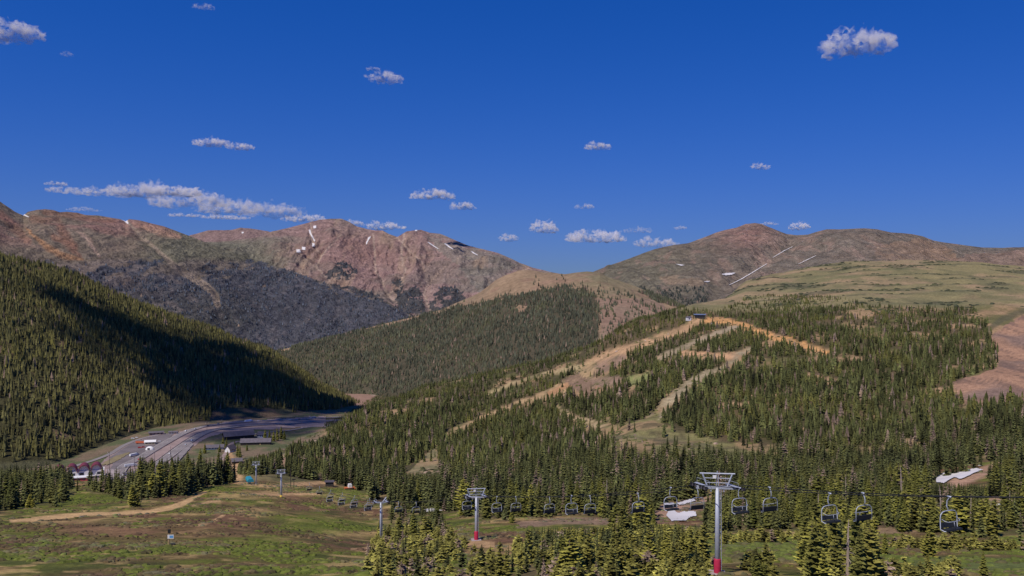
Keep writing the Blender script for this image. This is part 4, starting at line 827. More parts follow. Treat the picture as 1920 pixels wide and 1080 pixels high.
# base station parts
Y = Yof(466); p = ln.hit(468, 907, 380); t = thing('lift_terminal', 'teal rounded cover of the lift base station at the crest of the meadow', 'lift station', p, RZ)
m = MB(); m.prism([(-1.6, 1.6), (-1.5, 2.4), (-.9, 3.1), (.9, 3.1), (1.5, 2.4), (1.6, 1.6)], -4, 4); m.obj('cover', teal, t)
for y in (-2.6, 2.6): m = MB(); m.tube([(0, y, -1), (0, y, 1.7)], .3, 10); m.obj('leg', steel, t)
m = MB(); m.tube([(0, 0, 1.2), (0, 0, 1.45)], 1.9, 24); m.obj('bullwheel', roofd, t)
for px, pyb, h, lb in ((545, 914, 9, 'tall thin dark post beside the fourth lift tower'), (551, 916, 4.6, 'short dark post with a square black top right of the fourth lift tower'), (581, 918, 2.4, 'tiny pale post standing in the meadow right of the dark posts')):
    p = ln.hit(px, pyb, 330); t = thing('post', lb, 'post', p); m = MB(); m.tube([(0, 0, -.5), (0, 0, h)], .16, 8); m.obj('pole', dark if h > 3 else wood, t)
    m = MB(); m.box((0, 0, h), (1.7 if h < 6 and h > 3 else .5, .4, .5)); m.obj('head', blk if h > 3 else wood, t)
p = ln.hit(654, 917, 380); t = thing('snow_groomer', 'white and orange snow groomer parked at the foot of the wooded hill', 'vehicle', p, .4)
m = MB(); m.box((0, 0, .55), (4.6, 2.8, .8)); m.obj('body', solid('orange_paint', (.5, .14, .04), .5), t); m = MB(); m.prism([(-.4, .95), (1.6, .95), (1.4, 2.6), (-.2, 2.7)], -1.1, 1.1); m.obj('cab', white, t)
m = MB(); m.box((2.9, 0, .5), (.3, 4, .9)); m.obj('blade', solid('orange_steel', (.5, .15, .05), .5), t)
for s in (-1, 1): m = MB(); m.box((0, s*1.5, .35), (4.6, .8, .7)); m.obj('track', blk, t)
p = ln.hit(618, 912, 380); t = thing('lift_shack', 'small dark roofed lift shack between the posts and the groomer', 'hut', p, .1)
m = MB(); m.box((0, 0, 1.2), (4, 2.6, 2.6)); m.obj('wall', dark, t); m = MB(); m.prism([(-1.8, 2.5), (1.8, 2.5), (0, 3.3)], -2.5, 2.5, 'x'); m.obj('roof', roofd, t); m = MB(); m.box((0, -1.33, 1.5), (1.4, .08, .8)); m.obj('window', glassm, t)
# trail sign
p = ln.hit(317, 1024); t = thing('trail_sign', 'trail sign on a brown post with a small light blue board, alone in the meadow', 'sign', p, .1)
m = MB(); m.tube([(0, 0, -.3), (0, 0, 2.6)], .12, 8); m.tube([(-.35, 0, -.3), (-.05, 0, 1.6)], .06, 6); m.obj('post', wood, t)
m = MB(); m.box((.05, -.08, 2.75), (.5, .2, .65)); m.obj('cap', blk, t)
m = MB(); m.box((.32, -.14, 1.75), (1.1, .06, .72)); m.obj('board', white, t)
m = MB(); m.box((.45, -.176, 1.75), (.66, .012, .44)); m.obj('panel', solid('light_blue_sign', (.12, .33, .6), .5), t)
m = MB(); m.box((.55, .2, .18), (.9, .5, .4)); m.obj('box', blk, t)

# ================================================================== TREES
print('trees')
def tier_tree(n_t, n_s, rmax, seed, taper=.85):
    r = random.Random(seed); V = []; T = []
    for i in range(n_t):
        z0 = .05+.95*(i/n_t)**.95*.93; z1 = min(1.0, z0+1.75/n_t+.03); R_ = rmax*(1-z0)**taper*r.uniform(.8, 1.15)
        b = len(V); V.append((r.uniform(-.01, .01), r.uniform(-.01, .01), z1 if i < n_t-1 else 1.0)); ph = r.uniform(0, 6)
        for k in range(n_s):
            a = ph+2*pi*k/n_s+r.uniform(-.25, .25); q = R_*(r.uniform(.85, 1.3) if k % 2 else r.uniform(.45, .8))
            V.append((q*cos(a), q*sin(a), z0-R_*r.uniform(.0, .35)*(1 if k % 2 else .2)))
        for k in range(n_s): T.append((b, b+1+k, b+1+(k+1) % n_s))
    V = np.array(V); return V, np.array(T), .75+.45*np.random.default_rng(seed).random(len(V))
def kite_tree(n_t, n_b, rmax, seed, sub=0, taper=.8, droop=.28, gap=0, low=.04):
    r = random.Random(seed); V = []; T = []; K = []; ph = 0
    for i in range(n_t):
        u = i/(n_t-1); z = low+(.97-low)*u**.92; Rz = rmax*((1-u)**taper*.93+.07)*(1-.35*max(0, .15-u)/.15)
        for k in range(n_b):
            if r.random() < gap: continue
            a = ph+2*pi*k/n_b+r.uniform(-.3, .3); R_ = Rz*r.uniform(.62, 1.18); br = r.uniform(.62, 1.3)
            def kite(a, R_, w, zb, dr, zin=.0, rin=0.):
                b = len(V); ca, sa = cos(a), sin(a); mid = .55
                V.append((rin*ca, rin*sa, zb+zin)); V.append((mid*R_*ca-w*sa, mid*R_*sa+w*ca, zb-dr*mid*R_-w*.35)); V.append((R_*ca, R_*sa, zb-dr*R_*(1 if dr > 0 else .2)+R_*.06)); V.append((mid*R_*ca+w*sa, mid*R_*sa-w*ca, zb-dr*mid*R_-w*.35))
                V.append((mid*1.1*R_*ca, mid*1.1*R_*sa, zb-dr*mid*R_+w*.25))
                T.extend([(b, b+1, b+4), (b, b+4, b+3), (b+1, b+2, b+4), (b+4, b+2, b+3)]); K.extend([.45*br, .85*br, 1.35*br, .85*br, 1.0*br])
            dr = droop*r.uniform(.5, 1.5)
            zz = z+r.uniform(-.5, .5)/n_t*.9
            kite(a, R_, R_*.26+.008, zz, dr, R_*.15)
            for q in range(sub):
                s = 1 if q % 2 else -1; kite(a+s*r.uniform(.25, .5), R_*r.uniform(.55, .85), R_*.18+.006, zz-R_*r.uniform(-.05, .12), dr*1.1, R_*.1)
        ph += 1.1+r.uniform(-.2, .2)
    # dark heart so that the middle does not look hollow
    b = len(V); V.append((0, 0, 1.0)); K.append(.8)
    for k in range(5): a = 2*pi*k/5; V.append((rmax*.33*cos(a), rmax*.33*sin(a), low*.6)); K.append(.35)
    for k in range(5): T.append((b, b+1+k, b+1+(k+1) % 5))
    return np.array(V), np.array(T), np.array(K)
def merge(protos, P, H, Wd, colr, name, mat, label=None, chunk=None, **p):
    n = len(P); which = rng.integers(0, len(protos), n); Vs = []; Ts = []; Cs = []; off = 0
    for k, (v, t_, kk) in enumerate(protos):
        s_ = np.where(which == k)[0]
        if len(s_) == 0: continue
        a = rng.random(len(s_))*6.283; ca, sa = np.cos(a)[:, None], np.sin(a)[:, None]; w_ = (H[s_]*Wd[s_])[:, None]; h_ = H[s_][:, None]
        lx = rng.normal(0, .02, (len(s_), 1)); ly = rng.normal(0, .02, (len(s_), 1))
        x = (v[None, :, 0]*ca-v[None, :, 1]*sa)*w_; y = (v[None, :, 0]*sa+v[None, :, 1]*ca)*w_; z = v[None, :, 2]*h_
        V = np.stack((x+lx*z+P[s_, 0][:, None], y+ly*z+P[s_, 1][:, None], z+P[s_, 2][:, None]-.02*h_), -1)
        Vs.append(V.reshape(-1, 3)); Ts.append((t_[None]+(np.arange(len(s_))*len(v))[:, None, None]+off).reshape(-1, 3)); off += len(s_)*len(v)
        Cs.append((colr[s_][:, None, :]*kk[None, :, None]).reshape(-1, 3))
    V = np.concatenate(Vs).astype(np.float32); T = np.concatenate(Ts); c_ = np.concatenate(Cs)
    o = link(name, mesh_np(name, V, T, c_, mat), kind='stuff', **p)
    if label: o['label'] = label
    return o
def sample(layer, dens, spacing, hmax=12, px_lim=(-170, 2090)):
    X, Y_, Z = layer.X, layer.Y, layer.Z
    dx = np.stack((X[1:, :-1]-X[:-1, :-1], Y_[1:, :-1]-Y_[:-1, :-1]), -1); dy = np.stack((X[:-1, 1:]-X[:-1, :-1], Y_[:-1, 1:]-Y_[:-1, :-1]), -1)
    A = np.abs(dx[..., 0]*dy[..., 1]-dx[..., 1]*dy[..., 0])
    PY = layer.PY; run = np.minimum.accumulate(PY, axis=1); vis = PY[:, :-1] <= run[:, :-1]+F*hmax/Y_[:, :-1]*1.1+4
    sp = spacing(Y_[:-1, :-1]) if callable(spacing) else spacing
    ex = A*dens[:-1, :-1]/(sp*sp)*vis[:-1]*((layer.PX[:-1, :-1] > px_lim[0]) & (layer.PX[:-1, :-1] < px_lim[1]))
    cnt = rng.poisson(ex); i, j = np.where(cnt > 0); rep = cnt[i, j]; i = np.repeat(i, rep); j = np.repeat(j, rep); a = rng.random(len(i)); b = rng.random(len(i))
    def bl(Q): return (Q[i, j]*(1-a)+Q[i+1, j]*a)*(1-b)+(Q[i, j+1]*(1-a)+Q[i+1, j+1]*a)*b
    return np.stack((bl(X), bl(Y_), bl(Z)), -1)
def tree_cols(P, base, var=.25, seed=0, yel=.35, dead=.02, patch=90):
    base = np.array(base)
    n = len(P); c_ = np.tile(np.array(base), (n, 1)); k = fbm(P[:, 0]/patch, P[:, 1]/patch, 3, 200+seed)
    c_ = c_*(1+var*rng.normal(0, 1, (n, 1)).clip(-1.6, 2)+.25*k[:, None])
    y = np.clip(rng.random(n)*1.2-.6+k*1.2, 0, 1)[:, None]*yel
    c_ = c_*(1-y)+np.array((.17, .155, .035))*y
    d = rng.random(n) < dead; c_[d] = np.array((.24, .17, .125))*(.7+.6*rng.random((d.sum(), 1)))
    return np.clip(c_, .008, .4)
leaf = attr_mat('conifer_needles', ((.05, .85, 1.15), (.9, .7, 1.3)), rough=.85, spec=.15)
tiny = [tier_tree(1, 5, .24, 10+k) for k in range(6)]; small = [tier_tree(3, 6, .2, 20+k) for k in range(10)]
midp = [tier_tree(5+k % 3, 8, .16+.02*(k % 4), 40+k, .7+.1*(k % 3)) for k in range(10)]+[kite_tree(7, 6, .2, 80+k, 0, .7, .25, .15) for k in range(6)]; bigp = [kite_tree(9+k % 4, 7, .17+.02*(k % 4), 60+k, 0, .6+.1*(k % 4), .25, .15) for k in range(14)]
# far woods
def wood(layer, dens, sp, h, base, protos, label, seed, yel=.3, wd=1., name='forest', dead=.02, patch=90, var=.25):
    P = sample(layer, dens, sp, h[1]); n = len(P); H = rng.uniform(h[0], h[1], n)*(.75+.35*rng.random(n)); print(label, n)
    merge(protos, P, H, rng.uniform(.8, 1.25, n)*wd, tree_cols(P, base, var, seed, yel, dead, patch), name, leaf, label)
W1s = W1*sm(.2, -.3, n2[:W1.shape[0], :W1.shape[1]]) if n2.shape == W1.shape else W1
wood(l1, W1*.8, 22, (12, 20), (.06, .07, .085), tiny, 'distant dark wood at the foot of the reddish centre massif', 1, .05, 1.5)  # cold base colour with distance haze painted in
wood(l2, wood2*(.45+.55*sm(-.2, .3, n1_2))*(1-.8*sm(.15, .4, fbm(l2.X/30, l2.Y/60, 3, 37))), 17, (10, 17), (.078, .09, .112), tiny, 'distant bluish wood on the lower slopes of the left range', 2, .08, 1.3, patch=170, var=.4)  # blue in the tree colour stands for haze, not for the needles
wood(l5, dens5, 14, (9, 15), (.05, .056, .05), tiny, 'small dark wood in the saddle under the right mountain', 8, .1, 1.4)
wood(l3, dens3, 8.2, (9, 15), (.088, .092, .06), tiny, 'even dark green wood covering the middle ridge', 3, .25, 1.15, dead=.04)
wood(l4, l4.dens, lambda Y_: 6.3+Y_*.0004, (12, 20), (.135, .125, .048), small, 'dense conifer wood covering the left mountain', 4, .5, .85, dead=.03, patch=60)
# near sheet: hill forest, and the largest trees as individuals
def sp_near(Y_): return np.where(Y_ < 260, 3.6, np.where(Y_ < 480, 4.3, np.where(Y_ < 1000, 4.9, 5.2)))
P = sample(ln, ln.dens, sp_near, 13); n = len(P); Yp = P[:, 1]; pxp = CX+F*P[:, 0]/Yp; pyp = CY-F*P[:, 2]/Yp
Hn = L([(80, 4.5), (140, 6.2), (220, 7.5), (300, 9.5), (420, 11), (700, 11.5), (1050, 10), (1250, 7), (1600, 4.5)], Yp)*(.5+.75*rng.random(n)**1.2)
Hn = np.where(inpoly(pxp, pyp, [(255, 935), (255, 900), (440, 895), (440, 935)]), Hn*1.12, Hn); Hn = np.where((pxp < 260) & (Yp > 300), Hn*.82, Hn)
Hn = np.where((pxp > 690) & (pxp < 860) & (pyp > 960), Hn*.62, Hn); Hn = np.where((pxp > 850) & (pxp < 1320) & (Yp < 175), Hn*(.55+.35*rng.random(n)), Hn); Hn = np.where((pxp > 1480) & (pxp < 1640) & (Yp < 150), Hn*1.25, Hn); Hn = np.where((pxp > 1660) & (Yp < 360), Hn*1.1, Hn)
ok = np.ones(n, bool)
for x0, x1, yb, Yt in KEEP:
    if x0 == 762: yb = 884
    wpx = F*Hn*.14/Yp; m = (pxp+wpx > x0) & (pxp-wpx < x1) & (Yp < Yt+1) & (pyp-F*Hn/Yp < yb) & (pyp > yb-140)
    nh = np.maximum(0, (pyp-yb-1)*Yp/F); Hn = np.where(m, nh, Hn); ok &= ~(m & (nh < 2.2))
for px, pyb, pya, pyt in TOW: x, Y = xy(Yof(px)); ok &= np.hypot(P[:, 0]-x, P[:, 1]-Y) > 2.5
gr = ((pxp > 1335) & (pxp < 1515) & (Yp < 175)) | ((pxp > 1650) & (Yp < 150)); Hn = np.where(gr, np.minimum(Hn, np.maximum(0, pyp-L([(1335, 1058), (1400, 1050), (1515, 1055), (1640, 1075), (1920, 1080)], pxp))*Yp/F*1.6), Hn); ok &= ~(gr & (Hn < 1.6)); ok &= ~((pyp-F*Hn/Yp < 905) & (Yp < 200) & (pxp < 1500)); ok &= ~((pxp < 255) & (Yp < 600) & (pxp > 133) & (pyp-F*Hn/Yp < 893) & (pyp < 1000) & (rng.random(n) < .7))
P, Yp, pxp, pyp, Hn = [a[ok] for a in (P, Yp, pxp, pyp, Hn)]; n = len(P); print('near trees', n)
# hand placed trees that stand out in the photo
SP = [(1270, 862, 24, 's'), (1283, 863, 24, 's'), (1148, 812, 18, 's'), (1252, 832, 9, 's'), (1748, 1048, 82, 'b'), (1845, 1082, 52, 's'), (1213, 990, 62, 'b'), (1225, 992, 40, 's'), (225, 935, 42, 's'), (250, 950, 46, 'b'), (205, 925, 40, 's'), (300, 922, 62, 's'), (325, 922, 66, 's'), (352, 912, 68, 's'), (375, 905, 66, 's'), (410, 905, 62, 's'), (425, 902, 58, 's'), (280, 925, 48, 'b'), (120, 938, 52, 's'), (75, 935, 64, 's'), (30, 945, 62, 's'), (10, 945, 58, 's'), (58, 952, 28, 'b'),
      (1435, 1075, 62, 'b'), (1420, 1072, 40, 'b'), (1300, 1085, 40, 'b'), (1275, 1085, 34, 'b'), (960, 980, 36, 's'), (820, 985, 52, 's'), (784, 950, 55, 's'), (715, 995, 30, 'b'), (748, 1020, 55, 'b'), (775, 1015, 62, 's'), (800, 1012, 48, 'b'), (1660, 1040, 45, 's'), (1560, 1060, 80, 's'), (1545, 1070, 95, 's'), (1590, 1062, 75, 's'), (1612, 1068, 82, 's'), (1760, 1090, 40, 'b'), (1700, 1090, 34, 'b')]
SPV = [(497, 826, 22), (505, 829, 24), (513, 827, 20), (520, 826, 26), (527, 823, 26), (533, 824, 18), (418, 838, 20), (424, 846, 26), (446, 856, 24), (450, 862, 28), (440, 839, 14), (384, 850, 20), (463, 845, 14), (412, 848, 16)]
hp = []; 
for px, py, hpx, k in SP:
    q = ln.hit(px, py); hp.append((q, hpx*q[1]/F, k))
for px, py, hpx in SPV:
    q = ln.hit(px, py, 900); hp.append((q, hpx*q[1]/F, 's'))
size = Hn/Yp*((pxp > -8) & (pxp < 1928) & (pyp-F*Hn/Yp < 1076))*(1-.0*Yp); NI = 300-len(hp); order = np.argsort(-size); ind = order[:NI]; rest = order[NI:]
rest = rest[size[rest] > -1]
isnear = Yp[rest] < 620
a_ = rest[isnear]; b_ = rest[~isnear]
def nearcol(i, seed): return tree_cols(P[i], (.082, .088, .03), .42, seed, .55, .06, 40)
ca_ = nearcol(a_, 5); cb_ = nearcol(b_, 6)
print('mid', len(a_), 'far', len(b_))
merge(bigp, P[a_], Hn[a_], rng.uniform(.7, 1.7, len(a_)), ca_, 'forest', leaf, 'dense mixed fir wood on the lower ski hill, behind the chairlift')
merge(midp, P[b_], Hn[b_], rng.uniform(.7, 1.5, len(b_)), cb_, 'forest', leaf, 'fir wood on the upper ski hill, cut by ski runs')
# individuals
def ind_mat(name, mult):
    m, nt, b = nodes(name, .85, .15); a = nt.nodes.new('ShaderNodeAttribute'); a.attribute_name = 'Col'; oi = nt.nodes.new('ShaderNodeObjectInfo')
    cr_ = nt.nodes.new('ShaderNodeValToRGB'); e = cr_.color_ramp.elements; e[0].color = (.5, .58, .45, 1); e[1].color = (1.22, 1.24, .85, 1); x_ = e.new(.45); x_.color = (.95, .95, .8, 1); x2 = e.new(.75); x2.color = (1.12, 1.15, .8, 1)
    nt.links.new(oi.outputs['Random'], cr_.inputs[0]); v = nt.nodes.new('ShaderNodeVectorMath'); v.operation = 'MULTIPLY'; nt.links.new(a.outputs['Color'], v.inputs[0]); nt.links.new(cr_.outputs[0], v.inputs[1])
    f, _ = ramp_noise(nt, 1.5, .75, 1.3); nt.links.new(mul(nt, v.outputs[0], f), b.inputs['Base Color']); return m
nm = ind_mat('fir_needles', 1); bark = solid('bark', (.17, .12, .085), .95, scale=4, var=.3); greyw = solid('dead_grey_wood', (.36, .28, .22), .9, scale=3, var=.25)
def crown_mesh(v, t_, k, col, nm_='crown'): return mesh_np(nm_, v, t_, np.array(col)[None]*k[:, None], nm)
spire = [crown_mesh(*kite_tree(26, 10, .185+.012*(k % 4), 300+k, 2, .8, .35, .16), (.125, .12, .034)) for k in range(9)]
def multi(seed):
    r = random.Random(seed); V, T, K = [], [], []; off = 0
    for q in range(r.choice((2, 3, 3, 4))):
        v, t_, k_ = kite_tree(14, 9, .2+r.uniform(0, .08), seed*7+q, 2, .5, .02, .28, .02); sc_ = 1 if q == 0 else r.uniform(.5, .9); a = r.uniform(0, 6.28); d_ = 0 if q == 0 else r.uniform(.1, .24)
        v = v*sc_+np.array((d_*cos(a), d_*sin(a), 0)); v[:, 0] += v[:, 2]*r.uniform(-.06, .06); V.append(v); T.append(t_+off); K.append(k_*r.uniform(.8, 1.2)); off += len(v)
    return np.concatenate(V), np.concatenate(T), np.concatenate(K)
bushy = [crown_mesh(*multi(400+k), (.205, .185, .05)) for k in range(9)]
def trunk_mesh(dead=False, seed=0):
    m = MB(); m.tube([(0, 0, -.05), (0, 0, .3), (.004, 0, .7), (0, 0, .97)], [.022, .017, .010, .002], 6); me = m.mesh('trunk', greyw if dead else bark); return me
tk = trunk_mesh(); tkd = trunk_mesh(True)
def snag_mesh(seed):
    r = random.Random(seed); m = MB()
    for i in range(26):
        z = r.uniform(.15, .93); a = r.uniform(0, 6.28); q = r.uniform(.05, .17)*(1.05-z); m.tube([(0, 0, z), (q*cos(a)*.6, q*sin(a)*.6, z-q*.1), (q*cos(a), q*sin(a), z-q*r.uniform(-.3, .6))], [.006, .004, .0015], 3)
    return m.mesh('crown', greyw)
snags = [snag_mesh(k) for k in range(4)]
REG = [(lambda x, y, Y: x < 540 and Y > 900, 'valley trees by the lodge'), (lambda x, y, Y: x < 140 and Y < 600, 'left edge clump'), (lambda x, y, Y: x < 262 and Y < 600, 'clump before the arched hall'), (lambda x, y, Y: x < 440 and Y < 600, 'stand above the dirt track'),
       (lambda x, y, Y: x < 660, 'trees by the two far towers'), (lambda x, y, Y: x < 760, 'around the third tower'), (lambda x, y, Y: x < 850, 'right of the third tower'), (lambda x, y, Y: x < 960 and Y > 175, 'behind the second tower'),
       (lambda x, y, Y: x < 1080 and Y < 200, 'thicket right of second tower'), (lambda x, y, Y: x < 1180 and Y < 200, 'thicket below the reddish strip'), (lambda x, y, Y: x < 1260 and Y < 200, 'thicket below the snow bank'), (lambda x, y, Y: x < 1340 and Y < 200, 'just left of nearest tower'),
       (lambda x, y, Y: x < 1110, 'edge above the reddish strip'), (lambda x, y, Y: x < 1240, 'edge left of the snow bank'), (lambda x, y, Y: x < 1345, 'trees behind the snow bank'), (lambda x, y, Y: x < 1480 and Y < 170, 'grass right of nearest tower'),
       (lambda x, y, Y: x < 1480, 'edge right of nearest tower'), (lambda x, y, Y: x < 1565 and Y < 175, 'bare trunk cluster, left half'), (lambda x, y, Y: x < 1650 and Y < 175, 'bare trunk cluster, right half'), (lambda x, y, Y: x < 1660, 'behind the bare trunk cluster'),
       (lambda x, y, Y: x < 1790 and Y < 165, 'grass under the nearest chair'), (lambda x, y, Y: x < 1770, 'edge left of nearest chair'), (lambda x, y, Y: x < 1850, 'edge right of nearest chair'), (lambda x, y, Y: True, 'by the right photo edge')]
items = [(P[i], Hn[i], None) for i in ind]+hp
groups = {}
for q, h, k in items:
    x = CX+F*q[0]/q[1]; y = CY-F*q[2]/q[1]
    for gi, (f_, nm_) in enumerate(REG):
        if f_(x, y, q[1]): break
    groups.setdefault(gi, []).append((x, q, h, k))
ORD = 'first second third fourth fifth sixth seventh eighth ninth tenth eleventh twelfth thirteenth fourteenth fifteenth sixteenth seventeenth eighteenth nineteenth twentieth'.split()
def ordn(i):
    if i < 20: return ORD[i]
    if i >= 99: return 'one hundred and '+ordn(i-100) if i > 99 else 'hundredth'
    return {2: 'twenty', 3: 'thirty', 4: 'forty', 5: 'fifty', 6: 'sixty', 7: 'seventy', 8: 'eighty', 9: 'ninety'}[(i+1)//10]+('-'+ORD[(i+1) % 10-1] if (i+1) % 10 else 'th')
ti = 0
for gi, lst in groups.items():
    lst.sort(key=lambda a: a[0])
    for j, (x, q, h, k) in enumerate(lst):
        bush = k == 'b' or (k is None and (q[1] < 200 and random.random() < .88) or random.random() < .1) and k != 's'
        dead = k is None and not bush and (random.random() < (.3 if gi in (17, 18) else .05))
        hpx = h/q[1]*F; szw = 'tall' if hpx > 62 else 'short' if hpx < 40 else 'middling'
        kind = 'bare dead tree' if dead else ('bushy yellowish fir' if bush else 'pointed green fir')
        lab = '%s %s, %s from left, %s' % (szw, kind, ordn(j), REG[gi][1])
        t = thing('dead_tree' if dead else 'fir_tree', lab, 'tree', q-np.array((0, 0, .1)), random.uniform(0, 6.28), REG[gi][1]); wdt = random.uniform(1., 1.45) if x < 450 else random.uniform(.8, 1.4)
        t.scale = (h*wdt, h*wdt, h); t.rotation_euler = (random.gauss(0, .02), random.gauss(0, .02), random.uniform(0, 6.28))
        link('trunk', tkd if dead else tk, t)
        if dead: link('crown', snags[ti % 4], t)
        else: link('crown', (bushy[ti % 9] if bush else spire[ti % 9]), t)
        ti += 1
print('individual trees', ti)
# ---- low willow scrub and heather as ground cover
def shrub_proto(seed):
    r = random.Random(seed); V = [(0, 0, .62)]; T = []
    for ring, (rr, z) in enumerate(((.55, .45), (.9, .0))):
        for k in range(7): a = 2*pi*(k+ring*.5)/7; q = rr*r.uniform(.75, 1.25); V.append((q*cos(a), q*sin(a), z*r.uniform(.6, 1.4)-.06*ring))
    for k in range(7):
        T += [(0, 1+k, 1+(k+1) % 7), (1+k, 8+k, 1+(k+1) % 7), (1+(k+1) % 7, 8+k, 8+(k+1) % 7)]
    return np.array(V), np.array(T), .7+.6*np.random.default_rng(seed).random(len(V))
clump_d = sm(-.15, .3, fbm(ln.X/16, ln.Y/9, 4, 301))*(ln.Y < 470)*(1-sm(1.4, .9, trk))*(1-np.clip(densN, 0, 1)*.5)
clump_d = clump_d*(1-hillside*(ln.PY < 940)); clump_d *= (ln.PY < 1130)
shp = [shrub_proto(k) for k in range(8)]
Ps = sample(ln, clump_d, lambda Y_: np.where(Y_ < 180, .95, 1.5), 1.2); ns = len(Ps); print('shrubs', ns)
ii = np.clip(((CX+F*Ps[:, 0]/Ps[:, 1]-pxs[0])/3).astype(int), 0, len(pxs)-1); jj = np.clip(np.searchsorted(ds, Ps[:, 1]), 0, len(ds)-1)
cs = ln.c[ii, jj]*rng.uniform(.62, 1.15, (ns, 1)); g_ = rng.random((ns, 1)) < np.where(cs[:, :1] > cs[:, 1:2]*1.18, .18, .78); cs = np.minimum(cs, .2)*.85; cs = np.where(g_, cs*.4+np.array((.115, .14, .022))*.6, cs*.5+np.array((.09, .06, .035))*.5)
merge(shp, Ps, rng.uniform(.25, .7, ns), rng.uniform(1.1, 2., ns), cs, 'undergrowth', leaf, 'low green and brown scrub covering the meadow')
# taller scattered scrub on the open ski runs
d5 = (hillside*1.)*(1-np.clip(densN, 0, 1))*sm(0, .4, fbm(ln.X/20, ln.Y/26, 4, 311))*(ln.Y > 430)
for pts, w_ in RUNS[:8]: d5 = d5*(1-sm(1, .5, stroke(ln.PX, ln.PY, pts, w_))*.85)
P5 = sample(ln, d5, 5, 2); n5 = len(P5); merge(shp, P5, rng.uniform(.9, 2.0, n5), np.full(n5, 1.2), tree_cols(P5, (.07, .07, .03), .3, 9, .4, .1), 'undergrowth', leaf, 'scattered low scrub on the open ski runs')
# stunted trees on the green hill top
d6 = sm(.26, .36, fbm(ln.X/110, ln.Y/26, 5, 131))*(ln.PX > 1250)*(ln.Y > 1300)*(ln.PY < 590)*.7+sm(.3, .36, fbm(ln.X/40, ln.Y/40, 3, 132))*inpoly(ln.PX, ln.PY, [(1370, 590), (1400, 545), (1480, 540), (1700, 565), (1840, 575), (1850, 600)])*1.2
P6 = sample(ln, d6, 9, 3); n6 = len(P6); merge(shp, P6, rng.uniform(1.5, 3.2, n6), np.full(n6, 1.6), tree_cols(P6, (.05, .055, .03), .25, 11, .2, 0), 'undergrowth', leaf, 'dark scrub streaks on the green hill top')

fgm = np.zeros(ln.PX.shape)
for poly in ([(940, 1100), (975, 1010), (1050, 995), (1150, 985), (1250, 995), (1320, 1005), (1330, 1030), (1240, 1045), (1200, 1110)], [(690, 1110), (700, 1000), (745, 975), (830, 985), (845, 1010), (930, 1050), (930, 1110)], [(1220, 1110), (1250, 1050), (1335, 1055), (1335, 1110)],
             [(1390, 1110), (1400, 1055), (1440, 1050), (1470, 1110)], [(1500, 1110), (1530, 1030), (1625, 1010), (1645, 1110)], [(1640, 1110), (1650, 1075), (1790, 1070), (1800, 1110)], [(1330, 1010), (1520, 1005), (1510, 1018), (1340, 1020)], [(1640, 1018), (1930, 1025), (1930, 1035), (1640, 1032)]):
    fgm = np.maximum(fgm, inpoly(ln.PX+jx, ln.PY+jy, poly)*(ln.Y < 260))
P7 = sample(ln, fgm*sm(-.35, .1, fbm(ln.X/6, ln.Y/6, 3, 321)), 1.9, 3); n7 = len(P7); h7 = rng.uniform(.8, 2.9, n7)
px7 = CX+F*P7[:, 0]/P7[:, 1]; py7 = CY-F*P7[:, 2]/P7[:, 1]; k7 = np.ones(n7, bool)
for x0, x1, yb, Yt in KEEP: k7 &= ~((px7 > x0-8) & (px7 < x1+8) & (P7[:, 1] < Yt+1) & (py7-F*h7/P7[:, 1] < yb))
P7 = P7[k7]; h7 = h7[k7]; n7 = len(P7)
low = [kite_tree(7, 8, .42+.05*(k % 3), 500+k, 1, .5, 0, .2, .02) for k in range(8)]
merge(low, P7, h7, rng.uniform(.8, 1.3, n7), tree_cols(P7, (.22, .2, .045), .4, 13, .2, .07, 12), 'undergrowth', leaf, 'low golden green thicket between the near firs')
print('thicket', n7)
# ================================================================== CLOUDS
print('clouds')
SUN_EL = radians(54); SUN_AZ = radians(218)          # azimuth from +Y clockwise: behind the camera on the left
sundir = np.array((sin(SUN_AZ)*cos(SUN_EL), cos(SUN_AZ)*cos(SUN_EL), sin(SUN_EL)))
def cloud_mat(dens, b=None):
    m = bpy.data.materials.new('cloud_vapour'); m.use_nodes = True; nt = m.node_tree; nt.nodes.clear()
    out = nt.nodes.new('ShaderNodeOutputMaterial'); v = nt.nodes.new('ShaderNodeVolumePrincipled')
    v.inputs['Color'].default_value = (.93, .9, .925, 1); v.inputs['Density'].default_value = dens; v.inputs['Anisotropy'].default_value = -.1
    if b:
        tc = nt.nodes.new('ShaderNodeTexCoord'); n = nt.nodes.new('ShaderNodeTexNoise'); n.inputs['Scale'].default_value = 1.2/b; n.inputs['Detail'].default_value = 3; n.inputs['Roughness'].default_value = .5
        mr = nt.nodes.new('ShaderNodeMapRange'); mr.inputs['From Min'].default_value = .45; mr.inputs['From Max'].default_value = .68; mr.inputs['To Max'].default_value = dens*1.9
        nt.links.new(tc.outputs['Object'], n.inputs['Vector']); nt.links.new(n.outputs['Fac'], mr.inputs['Value']); nt.links.new(mr.outputs[0], v.inputs['Density'])
    nt.links.new(v.outputs[0], out.inputs['Volume']); return m
import bmesh
from mathutils import Vector, noise as mnoise
